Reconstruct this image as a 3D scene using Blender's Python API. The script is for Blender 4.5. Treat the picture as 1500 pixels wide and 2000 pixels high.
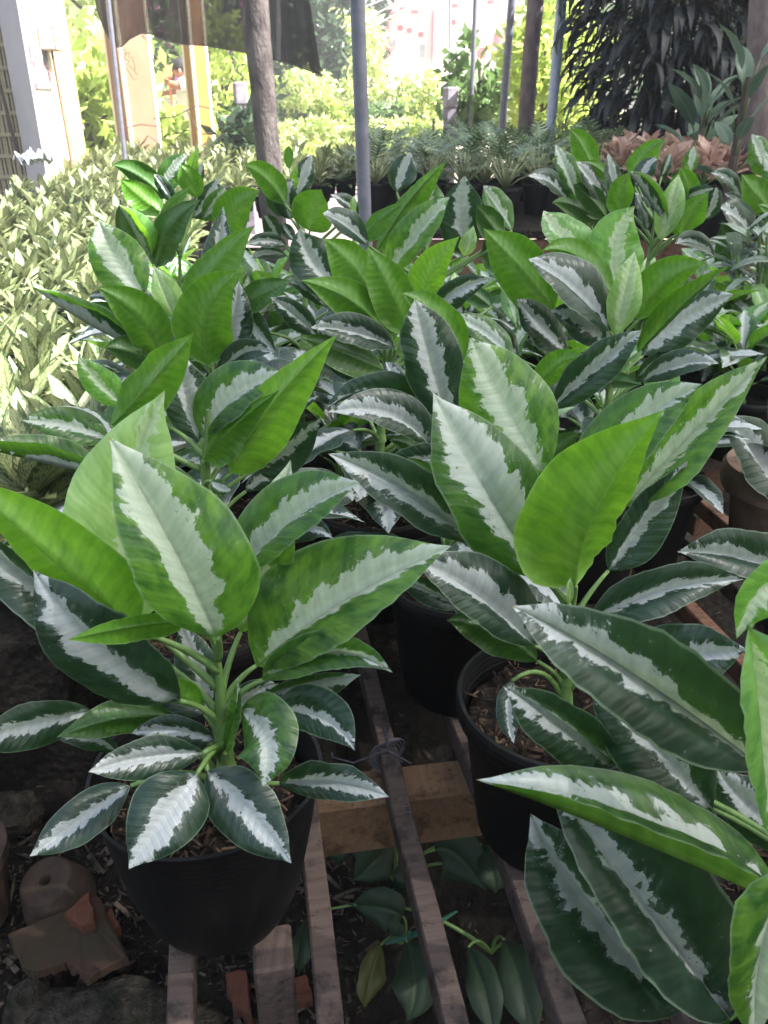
import bpy, math, random
import numpy as np
from mathutils import Vector, Matrix, noise as mnoise

for o in list(bpy.data.objects): bpy.data.objects.remove(o)
scene = bpy.context.scene
COL = scene.collection
rad = math.radians

# ------------------------------------------------------------ camera
FPX = 1600.0; CX, CY = 750.0, 1000.0
PITCH = rad(26.57); CAMZ = 1.11; TABZ = 0.35
cam_d = bpy.data.cameras.new('camera'); cam = bpy.data.objects.new('camera', cam_d); COL.objects.link(cam)
cam_d.sensor_fit = 'VERTICAL'; cam_d.sensor_height = 36.0; cam_d.lens = FPX/2000*36.0
cam_d.clip_start = 0.02; cam_d.clip_end = 400
cam_d.dof.use_dof = True; cam_d.dof.focus_distance = 0.85; cam_d.dof.aperture_fstop = 16.0
cam.location = (0, 0, CAMZ); cam.rotation_euler = (math.pi/2-PITCH, 0, 0)
scene.camera = cam
SP, CP = math.sin(PITCH), math.cos(PITCH)
E1 = np.array((1., 0, 0)); E2 = np.array((0, SP, CP)); E3 = np.array((0, -CP, SP))   # screen right, screen up, towards the viewer
CAM = np.array((0, 0, CAMZ))
def P(x, y, Y):                      # point seen at photo pixel (x,y), Y metres in front
    u = (x-CX)/FPX; v = -(y-CY)/FPX
    d = u*E1+v*E2-E3
    return CAM+d*(Y/d[1])
def PZ(x, y, z):                     # point seen at photo pixel (x,y) on the level z
    u = (x-CX)/FPX; v = -(y-CY)/FPX
    d = u*E1+v*E2-E3
    return CAM+d*((z-CAMZ)/d[2])
def depth(p): return float(np.dot(np.asarray(p)-CAM, -E3))

# ------------------------------------------------------------ light
SUN_EL, SUN_AZ = 54, 104              # azimuth clockwise from +Y
w = bpy.data.worlds.new('World'); scene.world = w; w.use_nodes = True
nt = w.node_tree; nt.nodes.clear()
sky = nt.nodes.new('ShaderNodeTexSky'); sky.sky_type = 'NISHITA'; sky.sun_disc = False
sky.sun_elevation = rad(SUN_EL); sky.sun_rotation = rad(SUN_AZ)
sky.air_density = 1.6; sky.dust_density = 4.0; sky.ozone_density = 1.0
bg = nt.nodes.new('ShaderNodeBackground'); bg.inputs[1].default_value = 0.058
wo = nt.nodes.new('ShaderNodeOutputWorld')
nt.links.new(sky.outputs[0], bg.inputs[0]); nt.links.new(bg.outputs[0], wo.inputs[0])
sd = bpy.data.lights.new('sun', 'SUN'); sd.energy = 5.0; sd.angle = rad(0.6); sd.color = (1, .97, .92)
so = bpy.data.objects.new('sun', sd); COL.objects.link(so)
sdir = Vector((math.sin(rad(SUN_AZ))*math.cos(rad(SUN_EL)), math.cos(rad(SUN_AZ))*math.cos(rad(SUN_EL)), math.sin(rad(SUN_EL))))
so.rotation_euler = sdir.to_track_quat('Z', 'Y').to_euler(); so.location = (6, 2, 8)
scene.view_settings.view_transform = 'Standard'; scene.view_settings.look = 'None'
scene.view_settings.exposure = 2.7; scene.view_settings.gamma = 1.0
scene.cycles.max_bounces = 8; scene.cycles.transparent_max_bounces = 16; scene.cycles.transmission_bounces = 6
scene.cycles.sample_clamp_indirect = 6

# ------------------------------------------------------------ mesh helper
class MB:
    def __init__(s): s.v = []; s.f = []; s.m = []; s.uv = []; s.uv2 = []
    def add(s, verts, faces, mi=0, uvs=None, uv2=None):
        o = len(s.v); s.v.extend([tuple(map(float, q)) for q in verts])
        for f in faces:
            s.f.append([i+o for i in f]); s.m.append(mi)
        s.uv.extend(uvs if uvs is not None else [(0., 0.)]*len(verts))
        s.uv2.extend(uv2 if uv2 is not None else [(0., 0.)]*len(verts))
    def tube(s, pts, radii, n=8, mi=0, cap=True):
        pts = [Vector(p) for p in pts]
        if not hasattr(radii, '__len__'): radii = [radii]*len(pts)
        vs = []; fs = []; us = []; up = Vector((0.31, 0.17, .93)); L = 0
        for i, p in enumerate(pts):
            t = (pts[min(i+1, len(pts)-1)]-pts[max(i-1, 0)])
            t = t.normalized() if t.length > 1e-9 else Vector((0, 0, 1))
            a = t.cross(up)
            if a.length < .05: a = t.cross(Vector((1, 0, 0)))
            a.normalize(); b = a.cross(t)
            if i: L += (p-pts[i-1]).length
            for k in range(n):
                an = 2*math.pi*k/n
                vs.append(p+(a*math.cos(an)+b*math.sin(an))*radii[i]); us.append((L, k/n))
        for i in range(len(pts)-1):
            for k in range(n):
                fs.append((i*n+k, i*n+(k+1) % n, (i+1)*n+(k+1) % n, (i+1)*n+k))
        if cap:
            fs.append(tuple(range(n))[::-1]); fs.append(tuple((len(pts)-1)*n+k for k in range(n)))
        s.add(vs, fs, mi, us)
    def lathe(s, prof, n=32, c=(0, 0, 0), mi=0, wob=None):
        vs = []; fs = []
        for i, (r, z) in enumerate(prof):
            for k in range(n):
                an = 2*math.pi*k/n
                rr = r*(1+(wob(an, z) if wob else 0))
                vs.append((c[0]+rr*math.cos(an), c[1]+rr*math.sin(an), c[2]+z))
        for i in range(len(prof)-1):
            for k in range(n):
                fs.append((i*n+k, i*n+(k+1) % n, (i+1)*n+(k+1) % n, (i+1)*n+k))
        s.add(vs, fs, mi)
    def box(s, c, size, rz=0, mi=0, M=None, bev=0.0):
        hx, hy, hz = size[0]/2, size[1]/2, size[2]/2
        b = min(bev, hx*.9, hy*.9, hz*.9)
        vs = []; fs = []
        if b > 0:
            corners = {}
            for sx in (-1, 1):
                for sy in (-1, 1):
                    for sz in (-1, 1):
                        i = len(vs)
                        vs += [(sx*hx, sy*(hy-b), sz*(hz-b)), (sx*(hx-b), sy*hy, sz*(hz-b)), (sx*(hx-b), sy*(hy-b), sz*hz)]
                        corners[(sx, sy, sz)] = i
            C = corners
            def q(ids, nrm):
                a, bb, c_ = [Vector(vs[k]) for k in ids[:3]]
                if (bb-a).cross(c_-a).dot(Vector(nrm)) < 0: ids = ids[::-1]
                fs.append(tuple(ids))
            for ax in range(3):
                for sg in (-1, 1):
                    o = [0, 1, 2]; o.remove(ax)
                    ids = []
                    for (p, r) in ((-1, -1), (1, -1), (1, 1), (-1, 1)):
                        k = [0, 0, 0]; k[ax] = sg; k[o[0]] = p; k[o[1]] = r
                        ids.append(C[tuple(k)]+ax)
                    nn = [0, 0, 0]; nn[ax] = sg; q(ids, nn)
            for ax in range(3):
                o = [0, 1, 2]; o.remove(ax)
                for p in (-1, 1):
                    for r in (-1, 1):
                        k0 = [0, 0, 0]; k1 = [0, 0, 0]
                        k0[ax] = -1; k1[ax] = 1; k0[o[0]] = k1[o[0]] = p; k0[o[1]] = k1[o[1]] = r
                        nn = [0, 0, 0]; nn[o[0]] = p; nn[o[1]] = r
                        q([C[tuple(k0)]+o[0], C[tuple(k1)]+o[0], C[tuple(k1)]+o[1], C[tuple(k0)]+o[1]], nn)
            for k, i in C.items(): q([i, i+1, i+2], k)
        else:
            for sx in (-1, 1):
                for sy in (-1, 1):
                    for sz in (-1, 1): vs.append((sx*hx, sy*hy, sz*hz))
            fs = [(0, 1, 3, 2), (4, 6, 7, 5), (0, 4, 5, 1), (2, 3, 7, 6), (0, 2, 6, 4), (1, 5, 7, 3)]
        R = Matrix.Rotation(rz, 3, 'Z') if M is None else M
        vs = [R @ Vector(v)+Vector(c) for v in vs]
        s.add(vs, fs, mi)
    def build(s, name, mats, parent=None, loc=(0, 0, 0), smooth=True, local=True, rz=0):
        me = bpy.data.meshes.new(name)
        l = Vector(loc)
        V = np.array(s.v, dtype=float).reshape(-1, 3)
        if local: V = V-np.array(l)
        me.from_pydata(V.tolist(), [], s.f)
        if not isinstance(mats, (list, tuple)): mats = [mats]
        for m in mats: me.materials.append(m)
        me.polygons.foreach_set('material_index', s.m)
        me.polygons.foreach_set('use_smooth', [smooth]*len(s.f))
        li = np.empty(len(me.loops), dtype=np.int32); me.loops.foreach_get('vertex_index', li)
        ul = me.uv_layers.new(name='uv'); ul.data.foreach_set('uv', np.array(s.uv, dtype=np.float32)[li].ravel())
        u2 = me.uv_layers.new(name='phys'); u2.data.foreach_set('uv', np.array(s.uv2, dtype=np.float32)[li].ravel())
        me.update()
        if smooth and name not in ('leaf', 'foliage', 'crown'): me.set_sharp_from_angle(angle=.75)
        o = bpy.data.objects.new(name, me); COL.objects.link(o)
        if parent is not None:
            o.parent = parent
            if local: o.location = l-Vector(parent.location)
        else: o.location = l
        return o

def tag(o, label=None, cat=None, group=None, kind=None):
    if label: o['label'] = label
    if cat: o['category'] = cat
    if group: o['group'] = group
    if kind: o['kind'] = kind
    return o
def empty(name, loc, label, cat, group=None):
    o = bpy.data.objects.new(name, None); COL.objects.link(o); o.location = loc
    o.empty_display_size = .05
    return tag(o, label, cat, group)

# ------------------------------------------------------------ materials
class NT:
    def __init__(s, name):
        s.m = bpy.data.materials.new(name); s.m.use_nodes = True; s.t = s.m.node_tree; s.t.nodes.clear()
        s.out = s.n('ShaderNodeOutputMaterial')
    def n(s, ty, **kw):
        x = s.t.nodes.new(ty)
        for k, v in kw.items(): setattr(x, k, v)
        return x
    def l(s, a, b): s.t.links.new(a, b)
    def set(s, sock, v):
        if isinstance(v, bpy.types.NodeSocket): s.l(v, sock)
        else:
            if hasattr(sock.default_value, '__len__') and hasattr(v, '__len__') and len(sock.default_value) == 4 and len(v) == 3: v = (*v, 1)
            sock.default_value = v
    def math(s, op, a, b=0.0, c=None, clamp=False):
        x = s.n('ShaderNodeMath', operation=op, use_clamp=clamp)
        s.set(x.inputs[0], a); s.set(x.inputs[1], b)
        if c is not None: s.set(x.inputs[2], c)
        return x.outputs[0]
    def mix(s, f, a, b):
        x = s.n('ShaderNodeMix', data_type='RGBA')
        s.set(x.inputs[0], f); s.set(x.inputs[6], a); s.set(x.inputs[7], b)
        return x.outputs[2]
    def noise(s, vec=None, scale=5, detail=3, rough=.5, dim='3D', w=None):
        x = s.n('ShaderNodeTexNoise', noise_dimensions=dim)
        if vec is not None: s.l(vec, x.inputs['Vector'])
        if w is not None: s.set(x.inputs['W'], w)
        x.inputs['Scale'].default_value = scale; x.inputs['Detail'].default_value = detail; x.inputs['Roughness'].default_value = rough
        return x.outputs['Fac']
    def ramp(s, f, lo, hi, a=0., b=1.):
        x = s.n('ShaderNodeMapRange', interpolation_type='SMOOTHSTEP')
        s.set(x.inputs[0], f); s.set(x.inputs[1], lo); s.set(x.inputs[2], hi); s.set(x.inputs[3], a); s.set(x.inputs[4], b)
        return x.outputs[0]
    def comb(s, x, y, z):
        c = s.n('ShaderNodeCombineXYZ'); s.set(c.inputs[0], x); s.set(c.inputs[1], y); s.set(c.inputs[2], z)
        return c.outputs[0]
    def bump(s, h, st=.3, d=.002):
        b = s.n('ShaderNodeBump'); b.inputs['Strength'].default_value = st; b.inputs['Distance'].default_value = d
        s.l(h, b.inputs['Height']); return b.outputs[0]
    def pbsdf(s, col, rough=.5, spec=.5, nrm=None, metal=0.):
        p = s.n('ShaderNodeBsdfPrincipled')
        s.set(p.inputs['Base Color'], col); s.set(p.inputs['Roughness'], rough)
        s.set(p.inputs['Specular IOR Level'], spec); s.set(p.inputs['Metallic'], metal)
        if nrm is not None: s.l(nrm, p.inputs['Normal'])
        return p.outputs[0]
    def fin(s, sh): s.l(sh, s.out.inputs[0]); return s.m
    def obj(s): return s.n('ShaderNodeTexCoord').outputs['Object']
    def rnd(s): return s.n('ShaderNodeObjectInfo').outputs['Random']

def simple(name, col, col2=None, scale=8, rough=.7, spec=.3, bump=.2, bscale=None, metal=0, stretch=None, bd=.004):
    k = NT(name); co = k.obj()
    if stretch:
        mp = k.n('ShaderNodeMapping'); mp.inputs['Scale'].default_value = stretch; k.l(co, mp.inputs[0]); co = mp.outputs[0]
    f = k.noise(co, scale, 5, .6)
    c = k.mix(k.ramp(f, .35, .65), col, col2 if col2 else tuple(x*.7 for x in col))
    nr = k.bump(k.noise(co, bscale or scale*4, 4, .6), bump, bd)
    return k.fin(k.pbsdf(c, rough, spec, nr, metal))

def leaf_mat(name, green, green2, under, silver=(.50, .55, .50), sil_amt=1.0, trans=.28, rough=.36):
    """variegated foliage: upper face green with a jagged silver centre, under face plain"""
    k = NT(name)
    uv = k.n('ShaderNodeUVMap', uv_map='uv').outputs[0]
    ph = k.n('ShaderNodeUVMap', uv_map='phys').outputs[0]
    su = k.n('ShaderNodeSeparateXYZ'); k.l(uv, su.inputs[0]); sp = k.n('ShaderNodeSeparateXYZ'); k.l(ph, sp.inputs[0])
    t, s = su.outputs[0], su.outputs[1]; y = sp.outputs[1]
    a = k.math('ABSOLUTE', y)
    r = k.rnd(); r10 = k.math('MULTIPLY', r, 57.0)
    wp = k.noise(k.comb(k.math('MULTIPLY', t, 7), k.math('MULTIPLY', y, 9), r10), 1, 2, .5)
    q = k.math('ADD', k.math('SUBTRACT', t, k.math('MULTIPLY', a, .62)), k.math('MULTIPLY', wp, .055))
    sgn = k.math('MULTIPLY', k.math('SIGN', y), 3.7)
    n1 = k.noise(k.comb(k.math('MULTIPLY', q, 10), k.math('ADD', k.math('MULTIPLY', a, 9), sgn), r10), 1, 2, .6)
    n2 = k.noise(k.comb(k.math('MULTIPLY', q, 38), k.math('ADD', k.math('MULTIPLY', a, 26), sgn), r10), 1, 3, .65)
    # width of the silver zone along the blade
    cr = k.n('ShaderNodeFloatCurve'); cu = cr.mapping.curves[0]
    pts = [(0, .1), (.1, .30), (.3, .62), (.55, .78), (.75, .66), (.9, .38), (1, .12)]
    while len(cu.points) < len(pts): cu.points.new(.5, .5)
    for p_, (x_, y_) in zip(cu.points, pts): p_.location = (x_, y_)
    cr.mapping.update(); k.l(t, cr.inputs['Value'])
    rv = k.math('MULTIPLY_ADD', k.math('FRACT', k.math('MULTIPLY', r, 7.31)), .46, .60)
    rv = k.math('ADD', rv, k.math('MULTIPLY', k.math('SIGN', y), k.math('MULTIPLY', k.math('SUBTRACT', k.math('FRACT', k.math('MULTIPLY', r, 13.7)), .5), .45)))
    th = k.math('MULTIPLY', k.math('MULTIPLY', cr.outputs[0], .118*sil_amt), rv)
    th = k.math('ADD', th, k.math('MULTIPLY', k.math('SUBTRACT', n1, .5), .16))
    th = k.math('ADD', th, k.math('MULTIPLY', k.math('SUBTRACT', n2, .5), .07))
    dlt = k.math('SUBTRACT', th, a)
    mask = k.ramp(dlt, -.0025, .0025)
    # loose flecks near the border
    n3 = k.noise(k.comb(k.math('MULTIPLY', q, 60), k.math('MULTIPLY', y, 75), r10), 1, 2, .5)
    near = k.ramp(k.math('ABSOLUTE', dlt), .0, .045, 1., 0.)
    fl = k.math('MULTIPLY', k.ramp(n3, .67, .69), near)
    mask = k.math('ABSOLUTE', k.math('SUBTRACT', mask, fl))
    mask = k.math('MULTIPLY', mask, k.ramp(t, .02, .10), clamp=True)
    # side veins
    vein = k.math('SINE', k.math('MULTIPLY', q, 2*math.pi*13))
    vein2 = k.math('SINE', k.math('MULTIPLY_ADD', q, 2*math.pi*31, k.math('MULTIPLY', n1, 6)))
    vb = k.math('MULTIPLY_ADD', vein, .25, k.math('MULTIPLY_ADD', vein2, .12, .5))
    blot = k.noise(k.comb(k.math('MULTIPLY', q, 9), k.math('MULTIPLY', y, 14), r10), 1, 3, .6)
    g = k.mix(k.math('ADD', k.ramp(blot, .30, .68), k.math('MULTIPLY_ADD', vb, .22, -.12), clamp=True), green, green2)  # blotches of the second green; the yellow-green ones paint in a backlit glow
    sv = k.mix(k.ramp(k.math('ADD', k.math('MULTIPLY', vb, .35), k.math('MULTIPLY', blot, .9)), .3, 1.0), tuple(x*.86 for x in silver), silver)
    # grey-green halo feathering out along the side veins
    halo = k.math('MULTIPLY', k.ramp(dlt, -.030, .0), k.ramp(k.noise(k.comb(k.math('MULTIPLY', q, 55), k.math('MULTIPLY', a, 16), r10), 1, 3, .6), .46, .60))
    g = k.mix(k.math('MULTIPLY', halo, .42), g, tuple(x*.55 for x in silver))
    inner = k.math('MULTIPLY', k.ramp(dlt, .0, .030, 1., 0.), k.ramp(k.noise(k.comb(k.math('MULTIPLY', q, 48), k.math('MULTIPLY', a, 14), r10), 1, 3, .6), .50, .62))
    sv = k.mix(k.math('MULTIPLY', inner, .40), sv, tuple(x*.5 for x in silver))
    top = k.mix(mask, g, sv)
    mid = k.ramp(a, .0015, .006, 1., 0.)
    top = k.mix(k.math('MULTIPLY', mid, .35), top, (.34, .42, .30))
    edge = k.ramp(k.math('ABSOLUTE', s), .955, .985)
    top = k.mix(k.math('MULTIPLY', edge, .32), top, (.28, .36, .26))
    # pests and scars
    sc = k.ramp(k.noise(k.comb(k.math('MULTIPLY', t, 16), k.math('MULTIPLY', y, 34), r10), 1, 2, .5), .76, .79)
    top = k.mix(k.math('MULTIPLY', sc, .6), top, (.10, .13, .05))
    un = k.mix(k.math('MULTIPLY_ADD', vb, .40, k.math('MULTIPLY_ADD', blot, 1.1, -.25), clamp=True), (under[0]*.5, under[1]*.62, under[2]*.6), (min(1, under[0]*1.3), under[1]*1.18, under[2]*1.1))
    un = k.mix(k.math('MULTIPLY', mid, .5), un, tuple(min(1, x*1.5+.03) for x in under))
    un = k.mix(k.math('MULTIPLY', edge, .3), un, (.35, .45, .25))
    bf = k.n('ShaderNodeNewGeometry').outputs['Backfacing']
    col = k.mix(bf, top, un)
    vo = k.n('ShaderNodeTexVoronoi'); vo.inputs['Scale'].default_value = 1; k.l(k.comb(k.math('MULTIPLY', t, 26), k.math('MULTIPLY', y, 26), r10), vo.inputs['Vector'])
    dr = k.math('MULTIPLY', k.ramp(vo.outputs['Distance'], .05, .11, 1., 0.), k.ramp(k.noise(k.comb(k.math('MULTIPLY', t, 5), k.math('MULTIPLY', y, 8), r10), 1, 2), .52, .6))
    col = k.mix(k.math('MULTIPLY', dr, .30), col, (.42, .45, .42))
    col = k.mix(k.math('MULTIPLY', k.ramp(t, .978, .995), k.ramp(r, .35, .5)), col, (.16, .10, .04))
    hgt = k.math('MULTIPLY_ADD', vein, .5, k.math('MULTIPLY_ADD', vein2, .18, k.math('MULTIPLY', n1, 1.2)))
    nr = k.bump(hgt, .15, .0024)
    rg = k.math('MULTIPLY_ADD', n1, .2, rough-.08)
    p = k.pbsdf(col, rg, .5, nr)
    tr = k.n('ShaderNodeBsdfTranslucent')
    tc = k.mix(k.math('MULTIPLY', mask, k.math('MULTIPLY_ADD', bf, -.8, 1.)), (min(1, under[0]*2.1), min(1, under[1]*2.0), under[2]*.9), (.50, .62, .30))
    tc = k.mix(k.math('MULTIPLY_ADD', vb, -.40, k.math('MULTIPLY_ADD', blot, -1.2, 1.2), clamp=True), tc, (under[0]*.8, under[1]*1.0, under[2]*.5))
    k.l(tc, tr.inputs[0]); k.l(nr, tr.inputs[1])
    mx = k.n('ShaderNodeMixShader'); mx.inputs[0].default_value = trans
    k.l(p, mx.inputs[1]); k.l(tr.outputs[0], mx.inputs[2])
    return k.fin(mx.outputs[0])

def blade_mat(name, c1, c2, fleck=None, trans=.25, rough=.45, fs=1.0, amt=.5):
    """plain or speckled small foliage"""
    k = NT(name)
    uv = k.n('ShaderNodeUVMap', uv_map='uv').outputs[0]
    su = k.n('ShaderNodeSeparateXYZ'); k.l(uv, su.inputs[0]); t, s = su.outputs[0], su.outputs[1]
    g = k.n('ShaderNodeNewGeometry'); ri = g.outputs['Random Per Island']
    rr = k.math('MULTIPLY', k.math('ADD', ri, k.rnd()), 37.)
    col = k.mix(ri, c1, c2)
    if fleck:
        a = k.math('ABSOLUTE', s)
        n = k.noise(k.comb(k.math('MULTIPLY', k.math('SUBTRACT', t, k.math('MULTIPLY', a, .22)), 26*fs), k.math('MULTIPLY', s, 6*fs), rr), 1, 3, .65)
        lo = k.math('SUBTRACT', .60, k.math('MULTIPLY', k.math('MULTIPLY', a, a), .13*amt*2))
        m = k.ramp(k.math('SUBTRACT', n, lo), -.02, .03)
        midr = k.ramp(a, .03, .10, .7, 0.)
        m = k.math('MAXIMUM', m, midr)
        m = k.math('MAXIMUM', m, k.ramp(a, .88, .97, 0., .8))
        col = k.mix(m, col, fleck)
    else:
        midr = k.ramp(k.math('ABSOLUTE', s), .03, .10, .35, 0.)
        col = k.mix(midr, col, tuple(min(1, x*2+.03) for x in c2))
    nr = k.bump(k.noise(k.comb(k.math('MULTIPLY', t, 20), k.math('MULTIPLY', s, 3), rr), 1, 2, .5), .3, .003)
    p = k.pbsdf(col, rough, .45, nr)
    tr = k.n('ShaderNodeBsdfTranslucent'); k.l(k.mix(.5, col, tuple(min(1., x*1.6) for x in c2)), tr.inputs[0])
    mx = k.n('ShaderNodeMixShader'); mx.inputs[0].default_value = trans
    k.l(p, mx.inputs[1]); k.l(tr.outputs[0], mx.inputs[2])
    return k.fin(mx.outputs[0])

M = {}
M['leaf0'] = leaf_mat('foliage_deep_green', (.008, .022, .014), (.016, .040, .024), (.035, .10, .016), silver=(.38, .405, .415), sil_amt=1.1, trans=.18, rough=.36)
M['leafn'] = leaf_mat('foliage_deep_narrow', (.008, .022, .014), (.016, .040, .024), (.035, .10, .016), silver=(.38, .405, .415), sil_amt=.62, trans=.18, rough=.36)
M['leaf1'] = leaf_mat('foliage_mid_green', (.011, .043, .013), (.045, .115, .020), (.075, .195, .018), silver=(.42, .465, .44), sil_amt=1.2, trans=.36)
M['leafm'] = leaf_mat('foliage_glow_green', (.012, .056, .014), (.100, .210, .028), (.09, .22, .022), silver=(.45, .52, .43), sil_amt=1.3, trans=.42)  # lit copy of the mid green: backlit glow painted into the leaf colour
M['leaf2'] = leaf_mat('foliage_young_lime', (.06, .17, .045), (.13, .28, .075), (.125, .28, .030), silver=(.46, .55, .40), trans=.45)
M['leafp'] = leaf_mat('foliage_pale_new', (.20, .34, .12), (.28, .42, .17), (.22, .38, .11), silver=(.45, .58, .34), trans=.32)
M['stalk'] = simple('stalk_green', (.085, .16, .04), (.14, .23, .07), 30, .45, .4, .15)
M['pot'] = simple('black_nursery_plastic', (.0025, .0025, .003), (.0055, .005, .0055), 14, .55, .22, .25, 40)
k = NT('scuffed_black_plastic'); co = k.obj(); sz_ = k.n('ShaderNodeSeparateXYZ'); k.l(co, sz_.inputs[0])
mp_ = k.n('ShaderNodeMapping'); mp_.inputs['Scale'].default_value = (1, 1, .25); k.l(co, mp_.inputs[0])
d1 = k.noise(mp_.outputs[0], 60, 4, .7); d2 = k.noise(co, 9, 3, .6); d3 = k.noise(co, 160, 2, .5)
dust = k.math('MULTIPLY', k.ramp(d1, .52, .72), k.ramp(d2, .42, .62)); spl = k.math('MULTIPLY', k.ramp(d3, .70, .74), k.ramp(sz_.outputs[2], .10, .0))
c_ = k.mix(k.math('MULTIPLY', dust, .45), (.003, .003, .0035), (.030, .027, .025)); c_ = k.mix(k.math('MULTIPLY', spl, .6), c_, (.06, .045, .035))
ridge = k.math('MULTIPLY', k.math('SINE', k.math('MULTIPLY', sz_.outputs[2], 900)), k.ramp(sz_.outputs[2], .135, .15))
M['pot'] = k.fin(k.pbsdf(c_, k.math('MULTIPLY_ADD', d1, .25, .40), .28, k.bump(k.math('ADD', ridge, k.math('MULTIPLY', d1, .8)), .12, .0012)))
M['clay'] = simple('weathered_clay', (.14, .085, .062), (.22, .15, .115), 12, .85, .2, .4, 60)
M['claydark'] = simple('mossy_clay', (.034, .025, .02), (.065, .043, .032), 14, .9, .15, .4, 60)
M['brick'] = simple('broken_brick', (.105, .038, .025), (.065, .032, .022), 7, .9, .15, .5, 80)
M['tile'] = simple('mossy_tile', (.032, .026, .016), (.050, .028, .02), 9, .9, .15, .45, 60)
M['rock'] = simple('mossy_rock', (.016, .015, .011), (.050, .042, .034), 34, .95, .1, 1., 70, bd=.02)

def wood_mat(name, c1, c2, c3):
    k = NT(name); co = k.obj()
    mp = k.n('ShaderNodeMapping'); mp.inputs['Scale'].default_value = (40, 2.2, 40); k.l(co, mp.inputs[0])
    g = k.noise(mp.outputs[0], 3, 5, .65)
    b = k.noise(co, 22, 4, .65); b2 = k.noise(co, 70, 3, .7)
    col = k.mix(k.ramp(g, .3, .7), c1, c2)
    col = k.mix(k.ramp(b, .50, .68), col, c3)
    col = k.mix(k.math('MULTIPLY', k.ramp(b2, .60, .7), .7), col, tuple(x*.5 for x in c3))
    nr = k.bump(k.math('ADD', g, k.math('MULTIPLY', b2, .6)), .6, .0025)
    return k.fin(k.pbsdf(col, .85, .2, nr))
M['wood'] = wood_mat('grey_pink_batten', (.068, .048, .041), (.112, .080, .069), (.026, .020, .019))
M['woodred'] = wood_mat('red_brown_timber', (.11, .055, .036), (.17, .09, .06), (.05, .03, .022))
M['woodnew'] = wood_mat('orange_new_timber', (.19, .11, .062), (.24, .145, .088), (.09, .05, .03))

def soil_mat():
    k = NT('dark_soil'); co = k.obj()
    a = k.noise(co, 9, 6, .7); b = k.noise(co, 60, 5, .75); v = k.n('ShaderNodeTexVoronoi'); v.inputs['Scale'].default_value = 55; k.l(co, v.inputs['Vector'])
    col = k.mix(k.ramp(a, .35, .65), (.010, .0075, .006), (.025, .019, .015))
    col = k.mix(k.ramp(b, .55, .72), col, (.05, .04, .032))
    nr = k.bump(k.math('ADD', b, v.outputs['Distance']), 1., .012)
    return k.fin(k.pbsdf(col, .95, .15, nr))
M['soil'] = soil_mat()
def chip_mat(name, a, b):
    k = NT(name); ri = k.n('ShaderNodeNewGeometry').outputs['Random Per Island']
    c = k.mix(ri, a, b); c = k.mix(k.ramp(k.noise(k.obj(), 60, 3), .4, .6), c, tuple(x*.55 for x in a))
    return k.fin(k.pbsdf(c, .9, .2))
M['chips'] = chip_mat('wood_litter', (.022, .016, .012), (.11, .085, .065))
M['coco'] = chip_mat('coco_chips', (.035, .02, .013), (.12, .075, .045))
# ------------------------------------------------------------ foliage builders
PROF = np.array([(0, .0), (.02, .16), (.06, .38), (.12, .62), (.2, .84), (.3, .97), (.4, 1.0), (.5, .965), (.6, .885), (.7, .755), (.8, .545), (.87, .35), (.93, .16), (.97, .06), (1, .0)])
def prof(t): return np.interp(t, PROF[:, 0], PROF[:, 1])
def unit(v):
    n = np.linalg.norm(v, axis=-1, keepdims=True); return v/np.maximum(n, 1e-9)

def blade(mb, C, LL, RR, W, flip, rng, bulge=.24, wave=.10, ns=6, mi=0, len3=None, wk=(1, 1)):
    """one leaf blade: C midrib points, LL/RR half-blade vectors at full width"""
    n = len(C); ts = np.linspace(0, 1, n); f = prof(ts)
    tan = unit(np.gradient(C, axis=0))
    nl = unit(np.cross(tan, LL)); nr_ = unit(np.cross(RR, tan))
    if flip: nl = -nl; nr_ = -nr_
    L = len3 or np.linalg.norm(np.diff(C, axis=0), axis=1).sum()
    ph = [rng.uniform(0, 6.28) for _ in range(4)]; fr = [rng.uniform(1.6, 3.2) for _ in range(2)]
    S = np.linspace(-1, 1, 2*ns+1); vs = []; uv = []; u2 = []
    ts_, W_ = ts, W
    for i in range(n):
        for s in S:
            a = abs(s); A, N_, k = (LL[i], nl[i], 0) if s < 0 else (RR[i], nr_[i], 1)
            h = bulge*4*a*(1-a)*.5*W*f[i] - .10*W*f[i]*a**4
            h += wk[k]*wave*W*f[i]*a*a*math.sin(fr[k]*6.28*ts[i]+ph[k]) + .02*W*f[i]*a*math.sin(9*6.28*(ts[i]-.35*a)+ph[2+k])
            # drip keel under the midrib
            h -= .03*W*f[i]*max(0, 1-a*5)
            vs.append(C[i]+A*a*f[i]+N_*h)
            uv.append((ts[i], s)); u2.append((ts[i], s*f[i]*min(.26, W/L)))
    m = len(S); fs = []
    for i in range(n-1):
        for j in range(m-1):
            q = (i*m+j, i*m+j+1, (i+1)*m+j+1, (i+1)*m+j)
            fs.append(q[::-1] if flip else q)
    mb.add(vs, fs, mi, uv, u2)

def bez(B, Mi, T, n):
    B, Mi, T = map(np.asarray, (B, Mi, T)); c = 2*Mi-.5*(B+T)
    t = np.linspace(0, 1, n)[:, None]
    t = t**1.0
    return (1-t)**2*B+2*t*(1-t)*c+t*t*T

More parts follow.
